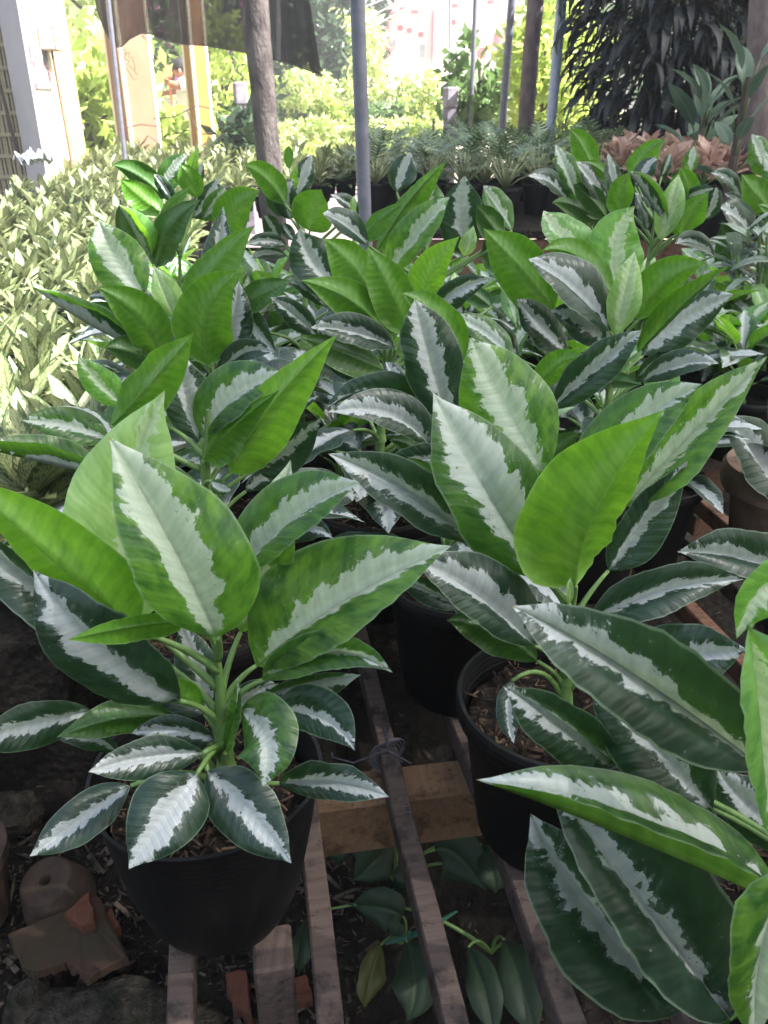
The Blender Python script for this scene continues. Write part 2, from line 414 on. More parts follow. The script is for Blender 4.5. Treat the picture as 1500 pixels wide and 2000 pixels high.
def px_leaf(mb, face, B, Mi, T, wl, wr, rng, kd=1.0, dl=None, dr=None, n=22):
    C = bez(B, Mi, T, n)
    # slight recurve at the very tip
    z = depth(Mi); sc = z/FPX
    L3 = np.linalg.norm(np.diff(C, axis=0), axis=1).sum()
    Wp = max(abs(wl), abs(wr), .205*L3/sc)
    sg = 1. if face == 'T' else -1.
    def dep(w): return sg*min(math.sqrt(max(0, Wp*Wp-w*w)), .75*Wp)*kd
    dl = dep(wl) if dl is None else dl; dr = dep(wr) if dr is None else dr
    tan = np.gradient(C, axis=0)
    tx = tan@E1; ty = tan@E2; nn = np.hypot(tx, ty)
    chord = np.asarray(T)-np.asarray(B); cx_, cy_ = chord@E1, chord@E2; cn = math.hypot(cx_, cy_)+1e-9
    k = np.minimum(1, nn/(np.linalg.norm(tan, axis=1)*.35+1e-9))
    tx = tx/(nn+1e-9)*k+cx_/cn*(1-k); ty = ty/(nn+1e-9)*k+cy_/cn*(1-k); nn = np.hypot(tx, ty); tx /= nn; ty /= nn
    lft = (-ty)[:, None]*E1+tx[:, None]*E2
    tt = np.linspace(0, 1, n)[:, None]; tw = rng.gauss(0, .22)*Wp*(2*tt-1); fo = 1.2-.5*tt
    LL = (lft*wl+E3*(dl*fo+tw))*sc; RR = (-lft*wr+E3*(dr*fo-tw))*sc
    blade(mb, C, LL, RR, Wp*sc, face == 'U', rng, len3=L3, wk=(min(1, abs(wl)/Wp)**1.5, min(1, abs(wr)/Wp)**1.5))
    return C, L3

def petiole(mb, S, B, tdir, r=.0035, mi=1):
    S, B = np.asarray(S, float), np.asarray(B, float); d = np.linalg.norm(B-S)
    c = B-unit(tdir)*d*.45; c = .5*c+.5*(S+np.array((0, 0, d*.45)))
    t = np.linspace(0, 1, 9)[:, None]
    pts = (1-t)**2*S+2*t*(1-t)*c+t*t*B
    mb.tube(pts, np.linspace(r*1.5, r*.75, 9), 7, mi)

def pot_prof(r, h, soft=False):
    if soft:
        return [(.0, .002), (r*.35, 0), (r*.52, .006), (r*.66, .022), (r*.75, .045), (r*.83, h*.4), (r*.91, h*.65), (r*.975, h*.93), (r*1.0, h*.97), (r*1.02, h), (r*.985, h), (r*.95, h*.93), (r*.90, h*.80)]
    return [(0, 0), (r*.70, 0), (r*.73, .006), (r*.93, h*.86), (r*.93, h*.865), (r*1.0, h*.87), (r*1.015, h*.9), (r*1.015, h*.985), (r*1.0, h), (r*.965, h), (r*.93, h*.84), (r*.92, h*.8)]

def add_pot(root, c, r, h, rng, mat='pot', soil=.82, chips=True, label=None, soft=False, prof_=None):
    ph = [rng.uniform(0, 6.28) for _ in range(3)]
    wob = (lambda an, z: .012*math.sin(2*an+ph[0])+.010*math.sin(3*an+ph[1]+z*20)+.006*math.sin(7*an+ph[2])) if soft else (lambda an, z: .004*math.sin(2*an+ph[0]))
    b = MB(); b.lathe(prof_ or pot_prof(r, h, soft), 48, c, 0, wob)
    p = b.build('pot', M[mat], root, c)
    if label: p['label'] = label
    s = MB(); n = 14; rs = r*.93
    vs = [(c[0], c[1], c[2]+h*soil+.006)]; fs = []
    for i in range(1, 7):
        for k in range(24):
            a = 6.283*k/24; rr = rs*i/6*(1-.06*(i == 6))
            z = c[2]+h*soil+.012*mnoise.noise(Vector((rr*math.cos(a)*40+ph[0], rr*math.sin(a)*40, ph[1])))
            vs.append((c[0]+rr*math.cos(a), c[1]+rr*math.sin(a), z))
    for k in range(24): fs.append((0, 1+k, 1+(k+1) % 24))
    for i in range(5):
        for k in range(24):
            o = 1+i*24; fs.append((o+k, o+24+k, o+24+(k+1) % 24, o+(k+1) % 24))
    s.add(vs, fs, 0)
    so_ = s.build('soil', [M['soil']], root, c)
    if chips:
        s = MB()
        for i in range(int((chips if chips is not True else 160)*2.2)):
            a = rng.uniform(0, 6.28); rr = rs*.95*math.sqrt(rng.random())
            chip(s, (c[0]+rr*math.cos(a), c[1]+rr*math.sin(a), c[2]+h*soil+.006+.006*rng.random()), rng, .005, .016)
        s.build('coco_chips', M['coco'], so_, c, smooth=False).location = (0, 0, 0)

def chip(mb, c, rng, lo, hi, thin=.16):
    L = rng.uniform(lo, hi); w = L*rng.uniform(.09, .26); h = L*thin*.4
    R = Matrix.Rotation(rng.uniform(0, 6.28), 3, 'Z') @ Matrix.Rotation(rng.gauss(0, .35), 3, 'X') @ Matrix.Rotation(rng.gauss(0, .3), 3, 'Y')
    mb.box(c, (L, w, h), M=R)

def pair(root, name, mat):  return (root, name, mat)

# hero plants: every blade is measured from the photograph and set at its own distance
def px_plant(name, label, Y0, base, top, leaves, pot=True, potr=.108, poth=.19, group='silver-centred foliage plants in black pots', seed=1, rimz=None, soft=False, soilchips=160, tablez=TABZ, low=0, potoff=(0, 0), potlabel=None, mat='pot', cat='potted plant', prof_=None, deepk=1.0):
    rng = random.Random(seed); npr = np.random.default_rng(seed)
    topP = P(top[0], top[1], Y0)
    h = poth
    # stem foot: straight below the measured stem line, on the soil
    zs = tablez+h*.82
    b0 = P(base[0], base[1], Y0)
    d = topP-b0; k = (zs-b0[2])/d[2] if abs(d[2]) > .01 else 0
    k = max(-1.2, min(.4, k)); foot = b0+d*k; foot = np.array((foot[0], foot[1], zs))
    c = (foot[0]+potoff[0], foot[1]+potoff[1], tablez)
    root = empty(name, c, label, cat, group)
    if pot: add_pot(root, c, potr, h, rng, mat, chips=soilchips, soft=soft, prof_=prof_)
    sm = MB(); sp_ = [foot-(0, 0, .02), foot*.7+topP*.3, foot*.35+topP*.65, topP]
    sm.tube(sp_, [.009, .0078, .0062, .002], 10)
    for q in (.15, .3, .45): # leaf scars and sheaths
        pp = foot*(1-q)+topP*q; sm.tube([pp-(0, 0, .004), pp+(0, 0, .010)], [.0095, .0072], 10)
    sm.build('stem', M['stalk'], root, c)
    for ln in leaves.strip().splitlines():
        ln = ln.split('#')[0].strip()
        if not ln: continue
        a = ln.split(); face, tint = a[0], a[1]; v = [float(q) for q in a[2:]]
        Bx, By, Mx, My, Tx, Ty, wl, wr = v[:8]; wl *= 1.1; wr *= 1.1
        dd = v[8:11] if len(v) >= 11 else None
        if dd is None:
            if face == 'U': dd = (-2, -4, -5)
            elif Ty < By: dd = (0, 1, 3)
            else: dd = (-2, -4, -7)
        dd = [q*deepk for q in dd]
        B, Mi, T = P(Bx, By, Y0+dd[0]/100), P(Mx, My, Y0+dd[1]/100), P(Tx, Ty, Y0+dd[2]/100)
        mb = MB()
        C, L3 = px_leaf(mb, face, B, Mi, T, wl, wr, rng, dl=v[11] if len(v) > 11 else None, dr=v[12] if len(v) > 12 else None)
        # petiole from the stem, a bit below the blade
        zq = B[2]-.35*np.linalg.norm(B[:2]-foot[:2])-.035
        q = max(.04, min(.97, (zq-foot[2])/(topP[2]-foot[2]+1e-6)))
        S = foot*(1-q)+topP*q
        if np.linalg.norm(B-S) < .30: petiole(mb, S, B, C[2]-C[0], .0026)
        else: petiole(mb, B-(C[3]-C[0])*1.5-(0, 0, .03), B, C[2]-C[0], .003)
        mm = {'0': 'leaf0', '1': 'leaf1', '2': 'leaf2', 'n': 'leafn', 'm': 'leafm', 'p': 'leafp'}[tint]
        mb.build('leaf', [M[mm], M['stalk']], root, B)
    a0 = rng.uniform(0, 6.28)      # the low old leaves round the pot rim
    for i in range(low):
        az = a0+i*2.4+rng.gauss(0, .25); q = rng.uniform(.12, .5); S = foot*(1-q)+topP*q
        pe = rad(rng.uniform(25, 55)); pl = rng.uniform(.06, .10)
        B = S+np.array((math.cos(az)*math.cos(pe), math.sin(az)*math.cos(pe), math.sin(pe)))*pl
        mb = MB(); L = rng.uniform(.14, .19)
        C = gen_leaf(mb, B, az, rad(rng.uniform(5, 30)), L, L*.23, rad(rng.uniform(25, 55)), rng, n=16, ns=5, fold=rng.uniform(.15, .45), bulge=.18)
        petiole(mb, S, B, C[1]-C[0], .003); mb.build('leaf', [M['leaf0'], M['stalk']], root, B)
    return root

# free standing generated plants (same species further back)
def gen_leaf(mb, B, az, el, L, hw, droop, rng, fold=.35, n=12, ns=4, bulge=.14, mi=0, roll=None):
    d = np.array((math.cos(az), math.sin(az), 0)); up = np.array((0, 0, 1.))
    e0, e1 = el, el-droop
    pts = [np.asarray(B, float)]
    for i in range(n-1):
        e = e0+(e1-e0)*i/(n-2); pts.append(pts[-1]+(d*math.cos(e)+up*math.sin(e))*L/(n-1))
    C = np.array(pts); tan = unit(np.gradient(C, axis=0)); side = np.array((-math.sin(az), math.cos(az), 0))
    nrm = np.cross(tan, side)   # upper face
    nrm = np.where((nrm@up)[:, None] < 0, nrm, nrm)
    ro = rng.gauss(0, .25) if roll is None else roll
    s2 = side*math.cos(ro)+nrm*math.sin(ro); n2 = np.cross(tan, s2)
    if n2[0]@(up*math.cos(el)-d*math.sin(el)) < 0: n2 = -n2
    LL = (s2*math.cos(fold)+n2*math.sin(fold))*hw; RR = (-s2*math.cos(fold)+n2*math.sin(fold))*hw
    # left of travel is +side: cross(tan, LL) must be the upper face
    flip = np.cross(tan[0], LL[0])@n2[0] < 0
    if flip: LL, RR = RR, LL
    blade(mb, C, LL, RR, hw, False, rng, bulge=bulge, ns=ns, mi=mi)
    return C

def gen_aglaonema(name, label, xpx, ypx, Y, scale=1.0, nl=13, seed=0, group='silver-centred foliage plants in black pots', z0=TABZ, H=.20, pot=True, up=60, xy=None):
    rng = random.Random(seed)
    c = P(xpx, ypx, Y) if xy is None else xy; c = np.array((c[0], c[1], z0))
    root = empty(name, tuple(c), label, 'potted plant', group)
    add_pot(root, tuple(c), .105*scale, .18*scale, rng, chips=False)
    zs = z0+.15*scale; foot = np.array((c[0], c[1], zs)); top = foot+np.array((rng.gauss(0, .015), rng.gauss(0, .015), H*scale))
    sm = MB(); sm.tube([foot, top], [.009*scale, .005*scale], 8); sm.build('stem', M['stalk'], root, tuple(c))
    a0 = rng.uniform(0, 6.28)
    for i in range(nl):
        u = i/(nl-1)   # 0 low/outer 1 top/young
        az = a0+i*2.4+rng.gauss(0, .2); el = rad(18+u*up+rng.gauss(0, 7)); L = scale*(.16+.05*math.sin(math.pi*min(1, u*1.2)))*rng.uniform(.9, 1.1)
        if u > .9: L *= .85
        q = .1+.85*u; S = foot*(1-q)+top*q
        pl = scale*rng.uniform(.05, .09)
        pe = min(rad(82), el+rad(22))
        B = S+np.array((math.cos(az)*math.cos(pe), math.sin(az)*math.cos(pe), math.sin(pe)))*pl
        mb = MB(); C = gen_leaf(mb, B, az, el, L, L*.215, rad(rng.uniform(18, 48)), rng, fold=rng.uniform(.25, .6))
        petiole(mb, S, B, C[1]-C[0], .003*scale)
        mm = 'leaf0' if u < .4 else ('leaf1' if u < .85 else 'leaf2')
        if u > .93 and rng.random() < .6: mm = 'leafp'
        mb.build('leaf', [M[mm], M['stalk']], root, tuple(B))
    return root

def rosette(seed, n, L, hw, el=(20, 75), droop=(10, 45), stem=.05, spread=.02, pet=0., ns=1, nseg=6, fold=.3, Lvar=.25):
    rng = random.Random(seed); mb = MB()
    for i in range(n):
        u = (i+.5)/n; az = i*2.4+rng.gauss(0, .3); e = rad(el[0]+(el[1]-el[0])*u+rng.gauss(0, 8))
        z = stem*u; r = spread*rng.random()
        B = np.array((math.cos(az)*r, math.sin(az)*r, z)); l = L*rng.uniform(1-Lvar, 1+Lvar)
        if pet:
            pl = pet*rng.uniform(.7, 1.15); e2 = min(rad(86), e+rad(18))
            B2 = B+np.array((math.cos(az)*math.cos(e2), math.sin(az)*math.cos(e2), math.sin(e2)))*pl
            mb.tube([B, (B+B2)/2+np.array((0, 0, pl*.04)), B2], [.003, .0025, .002], 5, 1); B = B2
        gen_leaf(mb, B, az, e, l, hw*l/L*rng.uniform(.85, 1.15), rad(rng.uniform(*droop)), rng, fold=fold*rng.uniform(.5, 1.5), n=nseg, ns=ns)
    return mb
# ------------------------------------------------------------ ground
def ground():
    xs = np.concatenate([-np.geomspace(120, 2.2, 18), np.linspace(-2, 2.4, 90), np.geomspace(2.6, 120, 18)])
    ys = np.concatenate([np.linspace(-3, -.3, 6), np.linspace(-.2, 3.2, 70), np.geomspace(3.4, 160, 30)])
    vs = []; 
    for y in ys:
        for x in xs:
            z = 0
            if abs(x) < 3 and -.5 < y < 3.3:
                z = .030*mnoise.noise(Vector((x*5, y*5, 1)))+.014*mnoise.noise(Vector((x*17, y*17, 4)))+.006*mnoise.noise(Vector((x*50, y*50, 9)))
            vs.append((x, y, z-.02))
    n = len(xs); fs = [(j*n+i, j*n+i+1, (j+1)*n+i+1, (j+1)*n+i) for j in range(len(ys)-1) for i in range(n-1)]
    b = MB(); b.add(vs, fs)
    k = NT('ground'); co = k.obj()
    s = k.n('ShaderNodeSeparateXYZ'); k.l(co, s.inputs[0])
    a = k.noise(co, 9, 6, .7); bb = k.noise(co, 60, 5, .75)
    v = k.n('ShaderNodeTexVoronoi'); v.inputs['Scale'].default_value = 45; k.l(co, v.inputs['Vector'])
    col = k.mix(k.ramp(a, .35, .65), (.008, .006, .005), (.022, .017, .014))
    col = k.mix(k.ramp(bb, .56, .72), col, (.045, .036, .03))
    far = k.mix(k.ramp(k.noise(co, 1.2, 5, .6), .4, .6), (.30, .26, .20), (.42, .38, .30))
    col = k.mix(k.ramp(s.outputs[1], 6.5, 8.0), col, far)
    nr = k.bump(k.math('ADD', bb, v.outputs['Distance']), 1., .012)
    m = k.fin(k.pbsdf(col, .95, .15, nr))
    tag(b.build('ground', m), kind='structure')
    # paving of small setts behind the tables
    b = MB(); rng = random.Random(4)
    b.add([(-3.2, 7.2, .012), (1.2, 7.2, .012), (1.2, 12.2, .012), (-3.2, 12.2, .012)], [(0, 1, 2, 3)])
    k = NT('purple_grey_setts'); br = k.n('ShaderNodeTexBrick'); k.l(k.obj(), br.inputs['Vector'])
    br.inputs['Scale'].default_value = 5; br.inputs['Color1'].default_value = (.22, .16, .18, 1); br.inputs['Color2'].default_value = (.30, .22, .23, 1); br.inputs['Mortar'].default_value = (.12, .09, .09, 1)
    br.inputs['Mortar Size'].default_value = .03
    m = k.fin(k.pbsdf(br.outputs[0], .85, .2, k.bump(br.outputs['Fac'], .4, -.01)))
    tag(b.build('path', m), kind='structure')
ground()

# litter of wood chips and leaf crumbs on the soil
def litter():
    rng = random.Random(12); b = MB()
    for i in range(7500):
        if rng.random() < .55: x, y = rng.uniform(-.75, -.02), rng.uniform(.25, 1.0)
        else: x, y = rng.uniform(-.7, 1.7), rng.uniform(.3, 2.6)
        z = .030*mnoise.noise(Vector((x*5, y*5, 1)))+.014*mnoise.noise(Vector((x*17, y*17, 4)))-.016
        big = rng.random() < .06
        chip(b, (x, y, z+rng.uniform(0, .012)), rng, .005 if not big else .02, .017 if not big else .045)
    tag(b.build('leaf_litter', M['chips'], smooth=False), kind='stuff', label='wood chips and leaf crumbs scattered over the dark soil', cat='litter')
litter()

# ------------------------------------------------------------ slatted tables
TH = math.atan2(-.173, 1)       # slats run this way off straight ahead
UX, UY = -math.sin(.1713), math.cos(.1713)
def tab(u, v, z): return (UX*u+UY*v, UY*u-UX*v, z)     # u along the slats, v across them to the right
RZ = math.pi/2+.1713
def batten(name, u0, u1, v, z, w_, h_, mat, root, rng, rot=RZ, jig=.003):
    n = max(3, int((u1-u0)/.12)); b = MB()
    # a sawn batten with slightly uneven edges
    L = u1-u0; vs = []; fs = []
    sec = [(-.5, -.5), (.5, -.5), (.5, .42), (.42, .5), (-.42, .5), (-.5, .42)]
    m = len(sec); ph = rng.uniform(0, 50)
    for i in range(n+1):
        x = -L/2+L*i/n; dy = jig*mnoise.noise(Vector((x*4, ph, 0)))*2; dz = jig*mnoise.noise(Vector((x*3, ph, 7)))
        for (a, c_) in sec:
            vs.append((x, dy+a*w_*(1+.10*mnoise.noise(Vector((x*14, ph+a*9, 3)))), dz*0+c_*h_))
    for i in range(n):
        for k in range(m): fs.append((i*m+k, i*m+(k+1) % m, (i+1)*m+(k+1) % m, (i+1)*m+k))
    fs.append(tuple(range(m))[::-1]); fs.append(tuple(n*m+k for k in range(m)))
    b.add(vs, fs)
    uc = (u0+u1)/2
    o = b.build(name, M[mat], root, (0, 0, 0), smooth=False, local=False)
    wv = Vector(tab(uc, v, z)); o.location = wv-Vector(root.location); o.rotation_euler = (0, 0, rot)
    return o
rng = random.Random(5)
t1 = empty('slatted_table', (0, .8, 0), 'low plant table of weathered grey pink battens in the foreground', 'plant table')
SH = .034
vslats = [-.110, .030, .145, .262, .375, .49, .605, .72, .83, .94]
VS = []
for (x0, y0, x1, y1) in ((352, 2000, 352, 1890), (636, 2000, 612, 1600), (905, 2000, 700, 1260), (1140, 2000, 840, 1280)):
    p, q = PZ(x0, y0, TABZ), PZ(x1, y1, TABZ)
    vv = lambda a: UY*a[0]-UX*a[1]
    VS.append(((vv(p)+vv(q))/2))
print('slat v', VS, [TABZ])
VS = VS+[VS[-1]+.115*i for i in range(1, 7)]
for i, v in enumerate(VS):
    batten('slat', -.15, 2.75+.03*rng.random(), v, TABZ-SH/2-.001, .0225+.003*rng.random(), SH, 'wood' if i < 4 else 'woodred' if i % 2 else 'wood', t1, rng)
Lx = VS[-1]-VS[0]+.12; vm = (VS[-1]+VS[0])/2
def crossbeam(u, mat, root, z=None, h=.085, w_=.06, vm=vm, Lx=Lx):
    o = batten('crossbeam', -Lx/2, Lx/2, 0, 0, w_, h, mat, root, rng, RZ+math.pi/2)
    o.location = Vector(tab(u, vm, TABZ-SH-h/2-.002))-Vector(root.location)
    return o
pb = (P(760, 1515, .80)); ub = UX*pb[0]+UY*pb[1]
crossbeam(ub, 'woodnew', t1); crossbeam(1.75, 'woodred', t1); crossbeam(2.55, 'woodred', t1); crossbeam(-.05, 'woodred', t1)
def leg(u, v, root, w_=.05, top=TABZ-SH-.004, mat='woodred', h0=-.03):
    b = MB(); c = tab(u, v, (top+h0)/2); b.box(c, (w_, w_*.8, top-h0), RZ, bev=.003)
    o = MB(); 
    ob = b.build('leg', M[mat], root, c, smooth=False); return ob
pl = P(536, 1890, .545); 
for (u, v) in ((UX*pl[0]+UY*pl[1], UY*pl[0]-UX*pl[1]), (1.75, VS[0]), (1.75, VS[-1]), (2.5, VS[0]), (2.5, VS[-1]), (.5, VS[-1]), (ub+.05, VS[-1]-.05)):
    leg(u, v, t1, mat='wood' if u < .75 else 'woodred', top=TABZ-.004 if u < .75 else TABZ-SH-.004)
# binding wire at the crossing
w_ = MB(); kx = PZ(757, 1465, TABZ+.003)
for i in range(5):
    a = .3*i; pts = []
    for j in range(16):
        th = j/15*6.283
        pts.append(kx+np.array((.017*math.cos(th)*1.0+.003*i-.006, .010*math.sin(th*1.0+a)+.004*i, .014*math.sin(th)-.014)))
    w_.tube(pts, .0012, 5)
for (dx, dy, dz) in ((.02, -.01, -.012), (-.004, .018, .022), (-.010, .012, .028), (.03, -.018, -.006), (.004, .022, .018)):
    w_.tube([kx, kx+np.array((dx*.5, dy*.6, dz*.9+.004)), kx+np.array((dx, dy, dz))], [.0016, .0014, .001], 5)
w_.tube([kx, P(690, 1490, .80), P(650, 1480, .83), PZ(648, 1470, TABZ-.02)], .0012, 5)
w_.build('wire_tie', simple('dark_wire', (.05, .045, .06), (.09, .08, .10), 50, .6, .4, .1), t1, tuple(kx))

t2 = empty('slatted_table', (1.2, 2.4, 0), 'second plant table on brown legs at the right, carrying the narrow-leaved pot', 'plant table')
def batten2(name, p, q, w_, h_, mat, root):
    p, q = Vector(p), Vector(q); d = q-p; b = MB()
    vs = []; fs = []; n = 10; ph = rng.uniform(0, 30)
    for i in range(n+1):
        x = -d.length/2+d.length*i/n
        for (a, c_) in ((-.5, -.5), (.5, -.5), (.5, .45), (.45, .5), (-.45, .5), (-.5, .45)):
            vs.append((x, a*w_*(1+.06*mnoise.noise(Vector((x*9, ph+a, 1)))), c_*h_))
    for i in range(n):
        for k in range(6): fs.append((i*6+k, i*6+(k+1) % 6, i*6+6+(k+1) % 6, i*6+6+k))
    fs += [(5, 4, 3, 2, 1, 0), tuple(n*6+k for k in range(6))]
    b.add(vs, fs); o = b.build(name, M[mat], root, smooth=False, local=False)
    o.location = (p+q)/2-Vector(root.location); o.rotation_euler = d.to_track_quat('X', 'Z').to_euler(); return o
vleg = P(1392, 900, 2.06); v2 = UY*vleg[0]-UX*vleg[1]; u2 = UX*vleg[0]+UY*vleg[1]
for i in range(8): batten2('slat', tab(u2-.10, v2-.02+.11*i, TABZ-.018), tab(u2+1.6, v2-.02+.11*i, TABZ-.018), .03, .034, 'wood', t2)
for u in (u2-.02, u2+1.4): batten2('crossbeam', tab(u, v2-.08, TABZ-.08), tab(u, v2+1.0, TABZ-.08), .05, .085, 'wood', t2)
for (u, v) in ((u2, v2), (u2, v2+.85), (u2+1.4, v2), (u2+1.4, v2+.85)):
    b = MB(); c = tab(u, v, .10); b.box(c, (.055, .07, .40-.004), RZ, bev=.003); b.build('leg', M['woodred'], t2, c, smooth=False)

# ------------------------------------------------------------ things on the soil
def brokenslab(name, pxs, z, th, mat, label, cat):
    b = MB(); top = [PZ(x, y, z) for x, y in pxs]
    c = np.mean(top, axis=0); r2 = random.Random(int(pxs[0][0]))
    ring = []
    for i, p in enumerate(top):
        q = top[(i+1) % len(top)]
        for j in range(9):
            pp = p+(q-p)*j/9+.004*np.array(mnoise.noise_vector(Vector(((p+(q-p)*j/9)*70)))) if j else p
            ring.append(pp)
    flipq = False; n = len(ring); inner = [c+(p-c)*.96+np.array((0, 0, .002)) for p in ring]
    vs = ring+[p-np.array((0, 0, th))+r2.gauss(0, .001) for p in ring]+inner
    fs = [(i, (i+1) % n, n+(i+1) % n, n+i) for i in range(n)]+[(2*n+i, 2*n+(i+1) % n, (i+1) % n, i) for i in range(n)]+[tuple(2*n+i for i in range(n))[::-1 if flipq else 1]]+[tuple(n+i for i in range(n))]
    b.add(vs, fs); return tag(b.build(name, M[mat], loc=tuple(c-np.array((0, 0, th))), smooth=False), label, cat)
brokenslab('broken_tile', [(15, 1825), (190, 1750), (250, 1870), (175, 1910), (130, 1880), (85, 1895), (45, 1890)], .045, .014, 'tile', 'mossy brown broken tile slab on the soil below the front pot', 'tile')
brokenslab('brick_shard', [(126, 1785), (175, 1742), (185, 1800), (160, 1812)], .062, .03, 'brick', 'pink brick shard leaning under the upturned clay pot', 'brick')
brokenslab('brick_shard', [(192, 1812), (216, 1773), (232, 1808), (222, 1818)], .03, .02, 'brick', 'small orange brick triangle beside the black front pot', 'brick')
brokenslab('brick_shard', [(440, 1900), (480, 1895), (490, 1985), (455, 1960)], .02, .03, 'brick', 'dark red brick shard on the soil left of the thick table leg', 'brick')
brokenslab('brick_shard', [(560, 1912), (600, 1905), (610, 1950), (570, 1956)], .01, .02, 'brick', 'small brick scrap on the soil between two battens', 'brick')
def rock(px, z, size, label, seed, mat='rock'):
    c = PZ(px[0], px[1], z); b = MB(); vs = []; fs = []; n = 28; m = 18
    for i in range(m+1):
        th = math.pi*i/m
        for k in range(n):
            a = 6.283*k/n; d = Vector((math.sin(th)*math.cos(a), math.sin(th)*math.sin(a), math.cos(th)))
            r = 1+.30*mnoise.noise(d*1.6+Vector((seed, 0, 0)))+.12*mnoise.noise(d*4+Vector((0, seed, 0)))+.05*mnoise.noise(d*11)
            vs.append((c[0]+d.x*r*size[0], c[1]+d.y*r*size[1], c[2]+d.z*r*size[2]))
    for i in range(m):
        for k in range(n): fs.append((i*n+k, (i+1)*n+k, (i+1)*n+(k+1) % n, i*n+(k+1) % n))
    b.add(vs, fs); tag(b.build('rock', M[mat], loc=tuple(c)), label, 'rock')
rock((225, 2010), -.01, (.14, .06, .04), 'mossy grey rock along the bottom edge, left of the first batten', 3.3)
rock((55, 1960), 0.0, (.03, .035, .03), 'small dark stone at the lower left corner', 8.1)
rock((20, 1590), 0.0, (.05, .05, .03), 'brown stone half buried at the left edge', 5.7)
rock((640, 1185), 0.0, (.05, .04, .02), 'flat grey stone on the soil behind the front batten', 2.2)
rock((905, 1350), 0.0, (.06, .05, .04), 'reddish grey stone in the shadow between battens', 9.4)
rock((1290, 960), 0.0, (.07, .05, .03), 'pale grey stone at the foot of the brown table leg', 11.4)
rock((1300, 1090), 0.03, (.05, .02, .006), 'pale flat flake of rubble under the right battens', 12.4)

cp = PZ(122, 1762, 0.0); t = empty('clay_pot', tuple(cp), 'upturned small clay pot with a drain hole, lying on the soil', 'flower pot')
b = MB(); b.lathe([(.062, 0), (.064, .01), (.060, .03), (.058, .032), (.046, .078), (.043, .082), (.040, .083), (.011, .083), (.009, .080), (.009, .06)], 40, (0, 0, 0))
R = Matrix.Rotation(.22, 3, 'X') @ Matrix.Rotation(-.12, 3, 'Y')
b.v = [tuple(R @ (Vector(v)*.86)+Vector(cp)) for v in b.v]
b.build('pot_body', M['claydark'], t, tuple(cp))
b = MB(); b.lathe([(.0, .004), (.0088, .004), (.0088, .06)], 16); b.v = [tuple(R @ (Vector(v)*.86)+Vector(cp)) for v in b.v]
b.build('drain_hole', simple('dark_hole', (.02, .012, .01)), t, tuple(cp))
cp = PZ(-62, 1790, 0.0); b = MB(); b.lathe([(.0, 0), (.06, 0), (.075, .11), (.08, .115), (.08, .135), (.07, .135), (.062, .02)], 32, tuple(cp))
tag(b.build('clay_pot', M['claydark'], loc=tuple(cp)), 'dark old clay pot cut off by the left edge', 'flower pot')

# ------------------------------------------------------------ leafy weeds below the table
M['weed'] = blade_mat('weed_green', (.012, .026, .013), (.020, .042, .018), trans=.2, rough=.6)
M['weedy'] = blade_mat('weed_yellowing', (.05, .065, .016), (.075, .075, .018), trans=.2, rough=.5)
def weed(name, label, foot, leaves, Y, group=None, mat='weed'):
    rng = random.Random(len(leaves)); f = np.array(PZ(foot[0], foot[1], 0.0))
    r = empty(name, tuple(f), label, 'weed', group)
    for ln in leaves.strip().splitlines():
        a = ln.split(); v = [float(q) for q in a[1:]]
        B, Mi, T = PZ(v[0], v[1], v[8]), PZ(v[2], v[3], v[8]+.008), PZ(v[4], v[5], v[8]-.02)
        mb = MB(); C, _ = px_leaf(mb, 'T', B, Mi, T, v[6], v[7], rng, n=14)
        petiole(mb, f, B, C[2]-C[0], .0022)
        mb.build('leaf', [M[a[0]], M['stalk']], r, tuple(B))
weed('broadleaf_weed', 'broad green weed growing under the crossbeam', (770, 1720), '''
weed 850 1660 890 1670 950 1740 55 58 .09
weed 760 1650 720 1660 668 1650 45 40 .10
weed 770 1640 735 1680 690 1720 45 42 .09
weed 940 1650 960 1700 968 1745 30 28 .11
weed 960 1700 985 1715 1005 1735 24 22 .08
weed 660 1640 660 1665 662 1690 26 26 .08
weed 800 1690 790 1720 775 1745 24 26 .06
''', .6)
weed('broadleaf_weed', 'yellowing weed with two pointed leaves hanging near the bottom', (785, 1840), '''
weed 788 1790 745 1775 684 1768 40 42 .05
weedy 745 1845 725 1905 712 1970 32 26 .05
weed 795 1840 810 1920 795 1995 48 46 .06
weed 770 1830 780 1800 785 1780 20 20 .04
''', .5)
weed('broadleaf_weed', 'dark weed with long drooping leaves at the bottom between battens', (960, 1860), '''
weed 915 1850 945 1930 965 2030 34 34 .06
weed 985 1835 1015 1920 1050 2030 48 46 .07
weed 1010 1850 1080 1940 1130 2020 40 30 .04
weed 600 1790 590 1850 585 1900 20 18 .03
''', .5)
weed('broadleaf_weed', 'small green weed at the foot of the brown table leg', (1345, 1025), '''
weed 1350 990 1340 980 1325 985 9 9 .10
weed 1352 990 1352 978 1350 968 9 9 .11
weed 1354 990 1364 984 1375 985 8 8 .10
weed 1350 995 1348 1006 1346 1018 10 9 .09
weed 1354 994 1362 1004 1366 1016 8 8 .09
weed 1340 1000 1330 1002 1318 1008 8 8 .08
''', 1.5)
b = MB(); b.tube([PZ(752, 1842, .05), PZ(800, 1830, .055), PZ(838, 1812, .06), PZ(892, 1780, .05)], [.003, .0045, .004, .002], 6)
b.tube([PZ(815, 1828, .056), PZ(822, 1812, .06)], .002, 5); b.tube([PZ(800, 1830, .056), PZ(800, 1818, .06)], .002, 5)
tag(b.build('plastic_scrap', simple('green_plastic', (.015, .08, .055), None, 20, .5, .4), loc=tuple(PZ(820, 1820, .05))), 'torn strip of green plastic among the weeds', 'litter')
